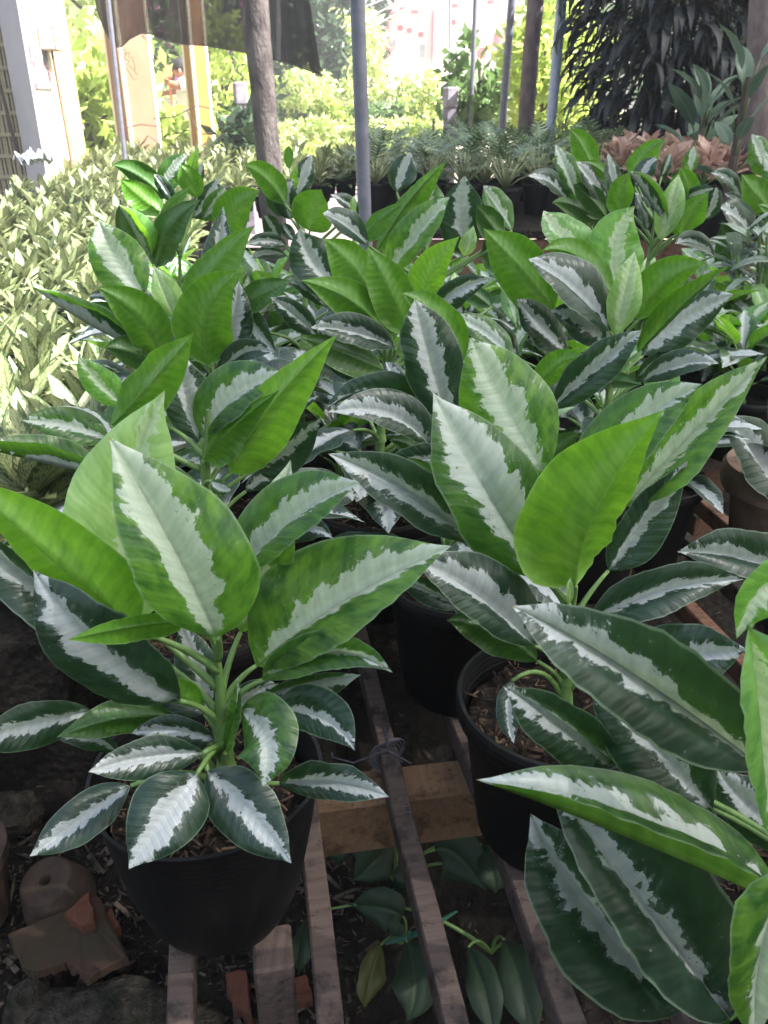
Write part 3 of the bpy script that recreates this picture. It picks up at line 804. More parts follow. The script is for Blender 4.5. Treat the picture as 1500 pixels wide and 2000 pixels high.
b = MB(); b.tube([PZ(650, 1755, .05), PZ(690, 1738, .06), PZ(735, 1734, .06)], [.003, .0026, .002], 6); b.tube([PZ(655, 1756, .05), PZ(690, 1768, .05)], .0018, 5)
tag(b.build('twig', M['chips'], loc=tuple(PZ(690, 1740, .05))), 'thin pale twig beside the second batten', 'twig')
b = MB(); gen_leaf(b, PZ(1090, 395, TABZ+.01), math.pi, .1, .10, .03, .3, random.Random(2))
tag(b.build('fallen_leaf', blade_mat('dry_white_leaf', (.5, .48, .5), (.6, .58, .58)), loc=tuple(PZ(1060, 395, TABZ))), 'fallen whitish leaf lying on the far slats', 'leaf')
# ------------------------------------------------------------ the hero plants
px_plant('potted_foliage_plant', 'large silver-leaved plant in a black pot at the front left table corner', .57, (440, 1470), (425, 1275), '''
T p 275 1215 245 1000 322 762 84 112 2 3 3
T m 470 1235 520 1075 568 897 45 52 3 3 4
T 1 468 1120 575 1012 705 942 78 30 1 0 -2
T m 500 1300 655 1182 882 1066 122 45 0 -1 -2
T 0 230 1245 70 1130 -90 1005 50 30 3 3 1
U 2 258 1232 112 1100 -95 918 52 74 -2 -5 -6
T 0 352 1368 190 1258 65 1112 88 78 -2 -6 -5
U 1 372 1213 245 1228 132 1250 28 14 -3 -9 -13
T m 425 1245 345 1082 212 852 55 128 -4 -6 -5
T 0 410 1395 385 1305 350 1215 34 40 4 5 6
T 0 520 1355 610 1328 706 1318 12 34 2 1 -2
T 1 512 1328 640 1272 767 1314 40 22 -1 -3 -6
T 0 534 1385 630 1402 693 1466 52 22 -3 -5 -9
U 0 335 1400 225 1405 110 1440 34 30 2 -1 -4
T 0 180 1388 60 1415 -60 1452 42 40 2 -2 -6
T 0 230 1475 190 1440 95 1440 20 18 2 1 -1
T 1 470 1385 520 1440 513 1537 62 58 -4 -8 -11
T 0 545 1530 650 1525 760 1557 40 22 -2 -4 -7
T 0 397 1470 285 1478 172 1508 34 38 -6 -8 -11
T 0 255 1535 155 1605 57 1673 34 42 -5 -8 -11
T 0 405 1505 488 1590 569 1686 58 56 -7 -9 -12
T 0 385 1510 322 1592 251 1698 68 66 -8 -11 -14
T 1 440 1470 460 1400 465 1322 9 9 -3 -4 -5
T 0 430 1425 480 1362 545 1335 26 30 2 3 3
T 0 400 1395 330 1335 300 1288 30 36 3 4 5
T 0 420 1445 335 1425 255 1432 30 28 0 0 -1
U 1 395 1385 330 1350 262 1338 22 26 0 -2 -4
''', soft=True, potr=.106, poth=.198, seed=3, potoff=(-.022, .014))

px_plant('potted_foliage_plant', 'tall silver-leaved plant with one big lime leaf back, in the second pot', .70, (1105, 1340), (1120, 1120), '''
T m 1220 990 1335 860 1500 695 66 38 5 6 6
T 1 1130 965 1240 835 1372 750 62 42 1 1 0
T 0 1188 1115 1258 1012 1345 898 38 48 3 4 3
T 0 1150 1215 1300 1150 1452 1132 45 30 0 0 0
T 0 1225 1300 1345 1282 1460 1268 62 48 -2 -3 -5
T m 1065 925 985 785 918 658 84 84 4 5 5
T 0 935 1060 790 955 640 886 42 44 1 1 -1
U 0 885 985 832 932 798 893 22 24 2 2 2
T 0 905 1185 830 1150 765 1120 22 18 2 2 1
T 1 1055 1125 945 950 846 768 78 98 0 -2 -2
T 0 1045 1262 935 1165 800 1088 34 74 -2 -5 -7
U 0 1050 1292 955 1232 872 1212 36 38 -1 -1 -1
U 2 1125 1145 1160 1000 1297 800 130 62 -3 -6 -6
T p 1112 1180 1110 1155 1114 1128 6 7 -3 -4 -4
T p 1105 1300 1095 1262 1075 1220 8 8 -2 -4 -5
T 0 1000 1330 992 1392 1004 1452 20 22 -4 -6 -8
''', seed=5, potr=.112, potoff=(-.005, 0))

px_plant('potted_foliage_plant', 'cropped silver-leaved plant filling the bottom right corner of the picture', .47, (1590, 1560), (1570, 1330), '''
T 0 1392 1580 1262 1435 1152 1312 74 72 2 2 3
T 0 1205 1495 1090 1405 982 1340 52 38 3 1 -1
T 0 1490 1500 1225 1312 999 1184 66 78 0 -3 -6
T 1 1545 1775 1240 1640 929 1523 -66 104 -5 -9 -9 95 -75
T n 1425 1990 1235 1742 1064 1510 50 128 -6 -5.5 -4
T n 1340 1970 1155 1770 1036 1588 92 84 -3 -3 -3
U 0 1520 2080 1430 1965 1350 1880 46 44 -5 -5 -5
T 2 1590 1150 1500 1140 1438 1248 80 52 -6 -8 -9
T 2 1462 1225 1478 1440 1508 1650 74 42 -9 -10 -10
T m 1560 1690 1492 1840 1475 2040 84 82 -11 -12 -12
T 0 1600 1640 1480 1580 1400 1500 60 50 3 3 3
''', seed=7, potr=.10)

px_plant('potted_foliage_plant', 'silver-leaved plant in the half hidden pot just left of the lime-backed one', .93, (880, 1010), (880, 820), '''
T 0 880 835 838 690 810 584 50 58 0 -2 -3
T 0 845 790 730 770 632 802 -6 34 0 -2 -4
T 0 840 872 760 810 640 805 24 46 -2 -4 -7
U 0 845 905 800 870 760 860 20 18 1 0 0
T 0 800 785 770 735 754 706 18 22 2 3 4
U 1 910 705 850 620 783 572 22 38 2 0 0
T 1 1000 700 945 650 886 615 24 30 5 6 6
U 1 1045 765 1090 712 1148 697 26 22 3 2 1
T 0 1075 800 1165 715 1255 644 34 34 1 0 -2
U 0 1060 900 1100 870 1130 845 24 18 3 3 3
T 0 870 900 800 905 700 960 20 26 -3 -5 -7
''', seed=9, low=7, potr=.108, potoff=(.018, .03))

px_plant('potted_foliage_plant', 'silver-leaved plant in the left row directly behind the front corner pot', .86, (395, 955), (405, 800), '''
T 0 390 862 362 770 350 684 34 48 2 3 3
T 1 395 855 462 776 558 730 66 32 1 0 -1
U 1 216 832 297 745 378 650 46 42 -1 -3 -5
U 1 397 898 440 845 545 762 24 42 -1 -3 -4
U 2 450 925 522 800 660 652 42 52 -2 -5 -6
T 1 212 862 130 832 42 821 28 36 1 0 -2
T 1 202 928 80 903 -60 868 -36 52 -2 -5 -8
T 2 246 792 196 748 152 694 26 30 2 1 0
T 0 500 918 556 880 630 815 30 44 1 1 -1
T 0 512 830 568 795 622 774 28 20 5 5 4
T 0 560 1062 605 1030 650 1052 20 22 -1 -3 -6
T 0 230 1050 170 1012 108 1002 22 22 2 1 0
T 0 480 960 520 930 560 930 18 18 2 2 2
T 1 412 940 430 952 452 958 14 14 -3 -4 -5
''', seed=11, low=5, potr=.10)

px_plant('potted_foliage_plant', 'silver plant third in the left row with crossing upright lime leaf backs', 1.17, (412, 735), (408, 640), '''
T 0 470 600 500 640 540 690 20 30 3 2 1
U 0 470 600 512 573 571 547 26 26 2 1 1
T m 280 580 226 500 192 428 46 48 1 2 2
U 1 350 645 405 535 498 440 38 52 3 2 1
T 0 420 610 428 510 436 402 24 26 6 7 8
T 0 345 720 330 690 250 660 16 20 2 1 0
T 0 418 722 452 635 466 548 22 40 1 1 1
U 0 272 662 222 622 172 590 12 26 1 0 -1
T 1 268 680 172 634 57 556 -32 38 -1 -4 -7
T p 346 628 322 575 299 519 16 30 0 -2 -2
U 1 312 708 272 622 187 560 36 46 -2 -5 -6
U 0 312 718 252 688 204 680 22 32 -1 -3 -4
U 1 408 714 404 612 470 527 58 48 -3 -5 -6
T 0 424 735 478 688 536 690 18 22 -1 -3 -5
T 0 300 610 250 580 170 580 20 26 4 3 2
''', seed=13, low=8, potr=.10, deepk=1.2)

px_plant('potted_foliage_plant', 'silver plant fourth in the left row with a wide green leaf back at its right', 1.55, (345, 560), (350, 480), '''
U 1 440 470 458 410 508 372 36 34 0 -2 -3
U 0 306 522 328 445 392 390 32 38 -2 -4 -5
T 2 298 518 262 455 230 398 -26 38 -1 -3 -4
U 0 282 530 245 460 235 390 20 26 1 1 1
U 0 322 388 270 345 219 322 13 27 3 2 0
T 1 318 378 335 335 366 300 20 22 4 4 4
U 1 368 352 374 320 388 288 10 12 5 4 3
U 1 385 385 368 345 352 322 22 20 2 0 0
U 1 320 420 270 380 235 350 26 24 2 1 0
U 1 312 415 340 390 372 365 12 18 0 -1 -2
T 0 375 365 388 345 396 316 10 10 6 6 6
T 0 375 425 405 390 428 345 16 20 3 3 3
T 1 395 430 420 395 440 365 10 22 2 2 2
T 0 340 400 320 365 300 340 12 14 2 1 0
''', seed=15, low=8, potr=.10, deepk=1.6)

px_plant('potted_foliage_plant', 'silver plant with a notched lime leaf back before the grey pole', 1.18, (745, 735), (755, 640), '''
T 0 620 655 575 615 528 580 22 22 2 0 -2
T 0 668 575 612 512 585 445 42 46 3 3 2
U 1 735 595 690 522 632 466 46 42 0 -2 -3
U 2 826 592 842 532 898 461 36 26 1 0 -1
T 0 850 612 890 568 965 543 16 28 1 0 -1
T 0 850 640 872 590 892 540 24 20 3 3 3
U 1 800 655 762 565 718 482 42 40 -1 -3 -3
T 0 772 680 690 648 607 640 26 28 -2 -5 -8
U 1 765 668 692 592 587 547 34 40 -2 -5 -7
U 0 750 722 668 684 582 658 38 26 -3 -6 -8
T 0 738 745 682 715 612 688 26 18 -1 -2 -4
T 0 640 600 600 560 560 545 18 16 4 3 2
U 0 960 600 925 575 890 560 16 18 2 3 3
''', seed=17, low=9, potr=.10, deepk=1.2)

px_plant('potted_foliage_plant', 'silver plant with a pale rolled new leaf at its centre', 1.22, (1195, 735), (1205, 655), '''
T 0 1230 700 1160 640 1100 590 20 24 5 5 5
T 2 1165 540 1098 468 1061 411 34 50 5 5 5
T 2 1222 600 1200 490 1240 402 54 54 3 4 4
U 1 1082 608 1010 522 944 446 34 54 2 1 1
U 1 1198 585 1132 505 1058 490 -4 36 1 -1 -2
T 0 1110 692 1055 635 1008 583 32 34 1 0 -2
T 0 1182 672 1130 625 1075 607 32 28 -1 -3 -4
T 0 1192 648 1112 562 1032 506 34 60 -2 -4 -5
U 1 1246 625 1300 552 1379 513 44 26 0 -1 -2
T 0 1256 695 1340 622 1434 574 40 40 2 2 1
T 1 1245 690 1318 610 1425 518 -2 -34 0 -3 -4
T 0 1250 748 1325 712 1405 710 24 20 -1 -3 -5
T 0 1240 740 1300 700 1360 698 16 14 2 2 2
U 0 1195 745 1215 745 1255 752 16 10 -3 -4 -5
T p 1204 655 1222 570 1240 490 30 32 -2 -3 -3
T 0 1170 720 1190 730 1230 745 14 14 0 -1 -2
T 0 1010 700 980 660 955 620 24 24 5 5 4
''', seed=19, low=8, potr=.10, deepk=1.2, potoff=(0, .02))

px_plant('potted_foliage_plant', 'silver plant with one hanging silver leaf right of the grey pole', 1.6, (825, 560), (830, 480), '''
T 0 775 375 788 335 803 297 26 24 4 4 4
T 0 915 500 902 420 908 342 42 42 1 0 -1
T 1 850 430 835 385 840 338 26 30 2 2 2
U 1 735 490 800 390 874 314 18 26 1 0 -2
U 0 985 470 955 435 930 400 22 26 0 -1 -2
T 1 1000 450 968 400 944 362 22 28 2 2 2
U 1 705 470 740 430 790 395 18 26 0 -1 -2
T m 755 540 815 455 879 384 40 28 -2 -4 -5
T p 905 500 915 475 925 440 16 14 -2 -3 -3
T 0 870 600 885 575 905 545 22 22 0 -2 -4
T 0 1010 520 985 480 960 460 24 24 1 1 0
U 0 990 530 960 500 945 470 20 22 1 1 0
''', seed=21, low=9, potr=.10, deepk=1.6)

px_plant('potted_foliage_plant', 'silver plant with a round green leaf back left of the grey pole', 1.62, (590, 560), (600, 470), '''
U 1 605 452 612 408 628 370 40 40 -1 -3 -4
U 1 556 398 518 350 477 323 15 28 0 -1 -3
T 2 560 375 566 345 582 318 -6 18 3 2 1
T 0 575 390 592 345 608 300 16 20 4 4 4
U 1 565 330 563 300 566 285 8 10 6 6 6
T 0 570 430 558 385 575 350 22 26 2 1 1
T 0 720 480 672 440 630 417 17 32 -2 -4 -6
T 0 575 470 560 450 552 435 10 12 1 1 0
T 0 700 420 675 395 645 380 12 16 2 1 0
U 0 560 420 535 390 520 360 14 18 2 2 2
T 0 560 480 520 470 478 478 14 12 1 0 -1
T 0 560 500 520 495 490 505 12 10 2 1 0
T p 688 420 690 400 692 382 5 6 0 -1 -1
T 0 545 470 530 440 515 420 16 14 3 3 2
''', seed=23, low=9, potr=.10, deepk=1.6)

px_plant('potted_foliage_plant', 'silver plant with twin lime leaf backs before the pink bed at right', 1.85, (1270, 480), (1280, 420), '''
T 0 1212 400 1196 350 1188 298 16 20 4 4 4
U 1 1238 345 1262 300 1300 272 20 26 4 3 2
T 0 1240 365 1262 330 1282 306 18 16 2 2 2
T 0 1292 345 1303 318 1310 300 8 10 3 3 3
U 1 1215 425 1212 378 1230 336 26 26 -1 -3 -4
T 1 1300 445 1262 385 1228 334 -20 26 -2 -4 -6
T p 1292 470 1312 400 1326 340 24 20 -2 -3 -3
U 1 1340 420 1342 370 1326 326 22 26 0 -1 -2
T 0 1265 450 1255 410 1240 375 14 18 1 1 1
U 1 1330 460 1350 415 1385 375 24 28 -2 -4 -5
T 0 1375 430 1392 395 1398 365 14 18 -1 -2 -3
T 1 1345 340 1350 310 1355 285 14 14 5 5 5
T 0 1395 500 1350 475 1318 476 12 18 -3 -5 -7
U 1 1310 380 1330 350 1345 320 14 14 3 2 2
T 0 1330 390 1360 378 1395 368 10 16 0 -1 -3
''', seed=25, low=9, potr=.10, deepk=1.6)

px_plant('potted_foliage_plant', 'upright silver plant with one tall green leaf beside the fallen white leaf', 2.05, (1160, 430), (1160, 370), '''
U 1 1162 342 1138 290 1112 252 22 26 0 -1 -2
T 1 1130 395 1108 335 1084 282 22 26 -1 -2 -2
T 0 1185 400 1155 355 1125 315 20 26 -2 -3 -5
U 1 1195 355 1170 330 1140 315 10 14 -2 -3 -3
T 0 1110 398 1075 358 1031 344 16 26 -2 -4 -6
T 0 1125 395 1112 360 1098 335 8 12 1 1 1
U 0 1170 430 1120 400 1078 396 16 16 -3 -5 -7
U 0 1185 425 1150 385 1120 360 20 24 -3 -4 -4
T 0 1200 430 1215 395 1235 365 14 16 1 1 1
''', seed=27, low=9, potr=.10, deepk=1.8)

px_plant('potted_foliage_plant', 'dark silver-leaved plant cut by the right edge, behind the narrow-leaved one', 2.5, (1500, 480), (1495, 410), '''
T 0 1465 470 1440 430 1404 402 26 40 -1 -3 -4
U 0 1430 530 1422 480 1410 430 18 30 -2 -3 -3
U 1 1500 405 1472 375 1448 340 26 30 0 -1 -2
T 0 1445 385 1420 350 1388 338 14 16 3 2 1
T 1 1500 345 1485 300 1468 262 26 26 4 4 4
T 1 1560 380 1520 340 1490 300 30 30 1 1 1
U 1 1540 430 1510 410 1480 400 14 14 -1 -2 -2
T 0 1460 420 1440 395 1415 378 12 14 2 1 0
''', seed=29, low=7, potr=.10, deepk=1.6)

px_plant('potted_foliage_plant', 'silver-leaved plant in a brown clay pot at the right edge', 1.30, (1535, 890), (1530, 800), '''
T 0 1540 990 1478 895 1420 810 46 62 -4 -6 -8
T 0 1570 860 1540 800 1510 740 40 40 1 1 1
U 1 1560 870 1590 800 1600 730 40 40 0 0 0
T 0 1545 930 1600 900 1680 930 40 40 0 0 0
''', seed=31, potr=.105, poth=.20, mat='clay', prof_=[(0, 0), (.068, 0), (.072, .006), (.090, .145), (.094, .150), (.108, .155), (.112, .165), (.112, .190), (.106, .200), (.092, .200), (.086, .17), (.084, .15)])

px_plant('potted_foliage_plant', 'silver-leaved plant mostly beyond the right edge, one dark leaf reaching in', .86, (1640, 1180), (1630, 1040), '''
T 0 1580 1135 1440 1088 1322 1078 30 50 -1 -3 -5
T 0 1610 1050 1620 960 1660 860 50 50 0 0 0
U 1 1600 1060 1560 1000 1560 930 30 30 4 4 4
T 0 1660 1090 1740 1060 1820 1080 50 50 0 0 0
''', seed=33, potr=.10)
# ------------------------------------------------------------ cream bed at the left
M['cream'] = blade_mat('cream_speckled', (.205, .24, .09), (.285, .31, .165), fleck=(.03, .058, .014), trans=.18, rough=.45, amt=.9)
M['pstem'] = simple('pale_stem', (.30, .33, .18), None, 20, .5)
pot_small = MB(); pot_small.lathe(pot_prof(.075, .15), 20); pot_me = None
cream_me = []
for i in range(7):
    mb = rosette(100+i, 36, .125, .0200, el=(5, 72), droop=(5, 38), stem=.10, spread=.015, nseg=6, fold=.3)
    o = mb.build('foliage', [M['cream'], M['pstem']], None); cream_me.append(o.data); bpy.data.objects.remove(o)
o = pot_small.build('pot', M['pot']); pot_me = o.data; bpy.data.objects.remove(o)
o = None
def potted(name, label, cat, group, loc, me, rot, sc, pot=True, sub='foliage', z0=.0, potsc=1., rise=.13):
    r = empty(name, loc, label, cat, group)
    f = bpy.data.objects.new(sub, me); COL.objects.link(f); f.parent = r; f.location = (0, 0, rise*potsc); f.rotation_euler = (0, 0, rot); f.scale = (sc, sc, sc)
    if pot:
        p = bpy.data.objects.new('pot', pot_me); COL.objects.link(p); p.parent = r; p.scale = (potsc,)*3
    return r
rng = random.Random(77); cnt = 0
def bed(Y): return .18+max(0, Y-1.8)*.075
def edge_x(Y): return -.66-.173*(Y-1.57)+max(0, Y-2.6)*.09
b = MB()
Y = 1.30
while Y < 6.9:
    dx = .175 if Y < 2.6 else .178
    xr = edge_x(Y) if Y < 5.2 else (edge_x(5.2)+(Y-5.2)*1.0)
    x = xr
    xl = -.47*(Y+.25)-.25
    while x > xl:
        xx, yy = x+rng.uniform(-.03, .03), Y+rng.uniform(-.03, .03)
        if math.hypot(xx+.42, yy-4.5) > .2 and not (Y > 5.0 and x < -2.15):
            potted('cream_speckled_plant', 'narrow-leaved cream speckled plant in the dense bed at the left', 'potted plant', 'cream speckled plants massed in the left bed',
                   (xx, yy, bed(yy)), rng.choice(cream_me), rng.uniform(0, 6.28), rng.uniform(.9, 1.2)*(1.12 if Y < 2 else 1 if Y < 2.6 else .82), pot=(x > xr-.4 or Y < 1.7), potsc=.95, rise=.12)
            cnt += 1
        x -= dx
    Y += dx*.95
print('cream', cnt)
for (Y0, Y1) in ((1.15, 3.6), (3.62, 7.0)):   # low brick staging under the bed
    b = MB(); x0, x1 = edge_x(Y0)+.06, edge_x(Y1)+.06
    zb = lambda q: bed(q)-.012
    top = [(x0, Y0, zb(Y0)), (x1, Y1, zb(Y1)), (-4.2, Y1, zb(Y1)), (-4.2, Y0, zb(Y0))]
    bot = [(p[0], p[1], -.05) for p in top]
    b.add(top+bot, [(0, 1, 2, 3), (0, 4, 5, 1), (1, 5, 6, 2), (2, 6, 7, 3), (3, 7, 4, 0)])
    tag(b.build('staging', M['soil'], smooth=False), 'dark low staging under the %s cream speckled plants' % ('near' if Y0 < 2 else 'far'), 'staging')

# near loose cream plants at the left edge of the table gap
rng = random.Random(6)
for i, (px, py, Y) in enumerate(((60, 990, 1.18), (-60, 930, 1.28))):
    p = P(px, py, Y)
    r = potted('cream_speckled_plant', ['cream speckled plant in the black pot nearest the camera at the left edge', 'cream speckled plant cut by the left edge behind the nearest cream pot'][i], 'potted plant', 'cream speckled plants massed in the left bed', (p[0], p[1], .33), cream_me[i], i*1.3, 1.15, potsc=1.0, rise=.13)
    b = MB(); b.lathe([(.0, .118), (.035, .121), (.066, .117)], 16); b.build('soil', M['soil'], r, local=False)
b = MB(); b.box((-.82, 1.30, .26), (.5, .5, .136), .17, bev=.004)
tag(b.build('staging_block', M['soil'], smooth=False), 'dark low block carrying the nearest cream pots at the left edge', 'staging')

# ------------------------------------------------------------ back bench with feathery and pink plants
bench = empty('back_bench', (.9, 5.5, 0), 'low dark bench behind the tables carrying feathery and pink plants', 'plant table')
b = MB(); b.box((1.48, 5.6, .523), (3.3, 2.7, .04), 0, bev=.004); b.build('bench_top', M['soil'], bench, (1.48, 5.6, .523), smooth=False)
for (x, y) in ((-.1, 4.35), (3.05, 4.35), (-.1, 6.85), (3.05, 6.85)):
    b = MB(); b.box((x, y, .25), (.07, .07, .50), 0, bev=.003); b.build('leg', M['woodred'], bench, (x, y, .25), smooth=False)
b = MB(); b.box((1.48, 4.28, .26), (3.28, .025, .47), 0, bev=.003); b.build('apron', M['woodred'], bench, (1.48, 4.28, .26), smooth=False)
M['feather'] = blade_mat('feathery_grey_green', (.045, .08, .035), (.12, .165, .085), trans=.2, rough=.35)
def feather(seed):
    rng = random.Random(seed); mb = MB()
    for i in range(24):
        az = i*2.4+rng.gauss(0, .3); e = rad(rng.uniform(28, 82)); pl = rng.uniform(.13, .24)
        d = np.array((math.cos(az)*math.cos(e), math.sin(az)*math.cos(e), math.sin(e)))
        B = d*pl; mb.tube([(0, 0, 0), B*.5+np.array((0, 0, .012)), B], [.004, .003, .0022], 4, 1)
        L = rng.uniform(.11, .17); e2 = e-rad(rng.uniform(25, 60))
        tip = B+np.array((math.cos(az)*math.cos(e2), math.sin(az)*math.cos(e2), math.sin(e2)))*L
        side = np.array((-math.sin(az), math.cos(az), 0))
        for j in range(6):   # finger lobes on both sides
            q = (j+.4)/6; c = B+(tip-B)*q; l = L*.42*math.sin(math.pi*min(1, q*.75+.25))+.01
            for sg in (-1, 1):
                dd = unit(side*sg+unit(tip-B)*.7+np.array((0, 0, rng.uniform(-.25, .1))))
                t_ = c+dd*l; wv = unit(tip-B)*L*.048
                mb.add([c-wv*.8, c+wv*.8, c+dd*l*.6+wv*1.0, t_, c+dd*l*.6-wv*.9], [(0, 1, 2, 3, 4)], 0, [(.1, -.8), (.1, .8), (.6, .8), (1, 0), (.6, -.8)])
        mb.add([B, B+(tip-B)*.5+side*L*.07, tip, B+(tip-B)*.5-side*L*.07], [(0, 1, 2, 3)], 0, [(0, 0), (.5, 1), (1, 0), (.5, -1)])
    return mb
fm = []
for i in range(4):
    o = feather(40+i).build('foliage', [M['feather'], M['pstem']]); fm.append(o.data); bpy.data.objects.remove(o)
rng = random.Random(8)
p = P(985, 385, 4.45)
potted('feathery_plant', 'feathery grey-green plant in the nearest black pot of the back bench, its thin stalks bare', 'potted plant', 'feathery plants on the back bench', (p[0], p[1], .545), fm[0], .3, 1.0, potsc=1.2, rise=.14)
p = P(905, 365, 4.62)
potted('feathery_plant', 'feathery grey-green plant in a black pot just left of the nearest one', 'potted plant', 'feathery plants on the back bench', (p[0], p[1], .545), fm[1], 1.3, 1.0, potsc=1.2, rise=.14)
for yy in (4.85, 5.2, 5.6, 6.05, 6.5):
    x = -.02+rng.uniform(-.05, .05)
    while x < 1.25:
        potted('feathery_plant', 'feathery grey-green plant in the mass on the back bench', 'potted plant', 'feathery plants crowded on the back bench', (x, yy+rng.uniform(-.06, .06), .545), rng.choice(fm), rng.uniform(0, 6), rng.uniform(.85, 1.1), potsc=1.1, rise=.14)
        x += .30
M['pink'] = blade_mat('salmon_pink_leaf', (.36, .235, .20), (.42, .31, .24), fleck=(.36, .16, .16), trans=.25, rough=.4, fs=.5)
pm = []
for i in range(4):
    o = rosette(60+i, 26, .072, .026, el=(15, 80), droop=(10, 50), stem=.06, pet=.05, nseg=7, ns=2).build('foliage', [M['pink'], M['stalk']]); pm.append(o.data); bpy.data.objects.remove(o)
for yy in (4.35, 4.65, 5.0, 5.4, 5.8):
    x = 1.28+rng.uniform(-.05, .05)
    while x < 2.75:
        potted('pink_foliage_plant', 'salmon pink broad-leaved plant in the bed at the right before the dark shrub', 'potted plant', 'salmon pink plants on the back bench', (x, yy+rng.uniform(-.05, .05), .545), rng.choice(pm), rng.uniform(0, 6), rng.uniform(.95, 1.3), potsc=1.1, rise=.17)
        x += .15

# further silver plants filling the tables, each with its own place
fill = [
 ('silver plant low at the left end of the fifth row, before the cream bed', 640, 520, 1.95, .95), ('silver plant behind the round green leaf back, left of the grey pole', 520, 420, 2.05, .95),
 ('silver plant behind the left row, under the tree trunk', 440, 400, 2.15, .9), ('silver plant behind the grey pole foot', 760, 440, 2.2, .9),
 ('silver plant in the dark behind the rolled-leaf plant', 1080, 560, 1.75, .9), ('silver plant in the dark before the narrow-leaved pot', 1330, 520, 1.8, .9),
 ('silver plant in shadow left of the rolled-leaf plant', 960, 640, 1.5, .85),
]
for i, (lb, x, y, Y, s) in enumerate(fill):
    gen_aglaonema('potted_foliage_plant', lb, x, y, Y, s*.9, 11, 200+i)

rng = random.Random(404); taken = [tuple(o.location[:2]) for o in COL.objects if o.name.startswith('potted_foliage_plant') and o.parent is None]
Y = 1.25; nf = 0
while Y < 2.75:
    x = -.16-.173*Y
    while x < 1.25:
        q = (x+rng.uniform(-.04, .04), Y+rng.uniform(-.04, .04))
        if min(math.hypot(q[0]-t_[0], q[1]-t_[1]) for t_ in taken) > .165 and not (q[0] > .55 and Y < 1.75):
            taken.append(q); nf += 1
            gen_aglaonema('potted_foliage_plant', 'low dark silver-leaved plant in the shadow between the larger plants', 0, 0, 0, .86, 11, 500+nf, group='low silver plants filling the table', H=.09, up=38, xy=q)
        x += .11
    Y += .12
print('fill', nf)

# narrow-leaved variegated plant in the big black pot at the right
M['narrow'] = blade_mat('narrow_grey_green', (.10, .16, .11), (.22, .27, .21), fleck=(.30, .34, .30), trans=.15, rough=.4)
p = P(1480, 640, 2.25); r = empty('potted_foliage_plant', (p[0], p[1], TABZ), 'narrow grey-leaved plant with notched edges in the big black pot at the right edge', 'potted plant')
add_pot(r, (p[0], p[1], TABZ), .135, .22, random.Random(3), chips=False)
rng = random.Random(21)
for i in range(6):
    a = i*1.05; q = np.array((p[0]+.05*math.cos(a)-.02, p[1]+.05*math.sin(a), TABZ+.18)); h = rng.uniform(.18, .34)
    tp = q+np.array((rng.gauss(0, .03), rng.gauss(0, .03), h)); sm = MB(); sm.tube([q, (q+tp)/2+np.array((.006, 0, 0)), tp], [.006, .005, .004], 7); sm.build('stem', M['stalk'], r, tuple(q))
    for j in range(6):
        mb = MB(); az = rng.uniform(0, 6.28); C = gen_leaf(mb, tp-np.array((0, 0, .02*j)), az, rad(rng.uniform(0, 50)), rng.uniform(.10, .15), .019, rad(rng.uniform(20, 50)), rng, n=9, ns=2)
        mb.build('leaf', [M['narrow'], M['stalk']], r, tuple(tp))

# ------------------------------------------------------------ poles, trunks, posts
M['steel'] = simple('galvanised_grey', (.13, .13, .165), (.17, .17, .21), 30, .5, .4, .08, metal=.2)
M['steelpale'] = simple('pale_blue_paint', (.30, .33, .45), (.38, .42, .54), 18, .45, .4, .05)
M['bark'] = simple('grey_bark', (.06, .05, .050), (.115, .098, .095), 22, .95, .1, 1., 60, stretch=(1, 1, .45), bd=.012)
M['bark2'] = simple('pinkish_bark', (.12, .09, .092), (.18, .145, .15), 24, .95, .1, .8, 60, stretch=(1, 1, .45), bd=.01)
M['barkdark'] = simple('dark_bark', (.05, .04, .035), (.09, .07, .06), 14, .95, .1, .8, 40)
def pole(name, label, cat, a, b_, Y, d, mat, n=12, base=None, extra=None, sides=False):
    A, B = P(a[0], a[1], Y), P(b_[0], b_[1], Y)          # A upper, B lower
    dv = B-A; foot = A+dv*((-.05-A[2])/dv[2]) if base is None else A+dv*((base-A[2])/dv[2])
    topz = A+(A-B)/abs((A-B)[2])*.9
    m = MB(); N = 14; pts = [foot+(topz-foot)*i/N for i in range(N+1)]
    if mat.startswith('bark'):
        r2 = random.Random(int(a[0])); pts = [q+np.array((r2.gauss(0, .004), r2.gauss(0, .004), 0)) for q in pts]
        rs = [d/2*(1.12-.12*i/N+.05*r2.gauss(0, .5)) for i in range(N+1)]
        m.tube(pts, rs, 18)
        m.v = [tuple(np.array(v)+.03*d*mnoise.noise(Vector((v[0]*25, v[1]*25, v[2]*9)))*np.array((1, 1, 0))) for v in m.v]
    else: m.tube(pts, d/2, n)
    return tag(m.build(name, M[mat], loc=tuple(foot)), label, cat)
pole('steel_pole', 'grey steel pole rising among the plants in the middle of the picture', 'pole', (698, 0), (713, 440), 2.3, .036, 'steel', base=.0)
pole('steel_pole', 'thin grey pole leaning before the wide orange column', 'pole', (212, 10), (241, 285), 5.6, .030, 'steel')
pole('steel_pole', 'grey steel pole left of the pinkish tree trunk', 'pole', (1000, 0), (983, 215), 7.2, .060, 'steel')
pole('steel_pole', 'thin pale pole before the white house', 'pole', (929, 0), (922, 160), 9.0, .045, 'steel')
pole('steel_pole', 'very thin pale pole before the white house', 'pole', (879, 0), (878, 165), 10.0, .028, 'steelpale')
pole('steel_pole', 'pale blue pole beside the dark drooping shrub', 'pole', (1096, 15), (1074, 262), 6.6, .074, 'steelpale')
pole('tree_trunk', 'mottled grey tree trunk left of the middle pole', 'tree trunk', (497, 0), (526, 320), 4.5, .118, 'bark')
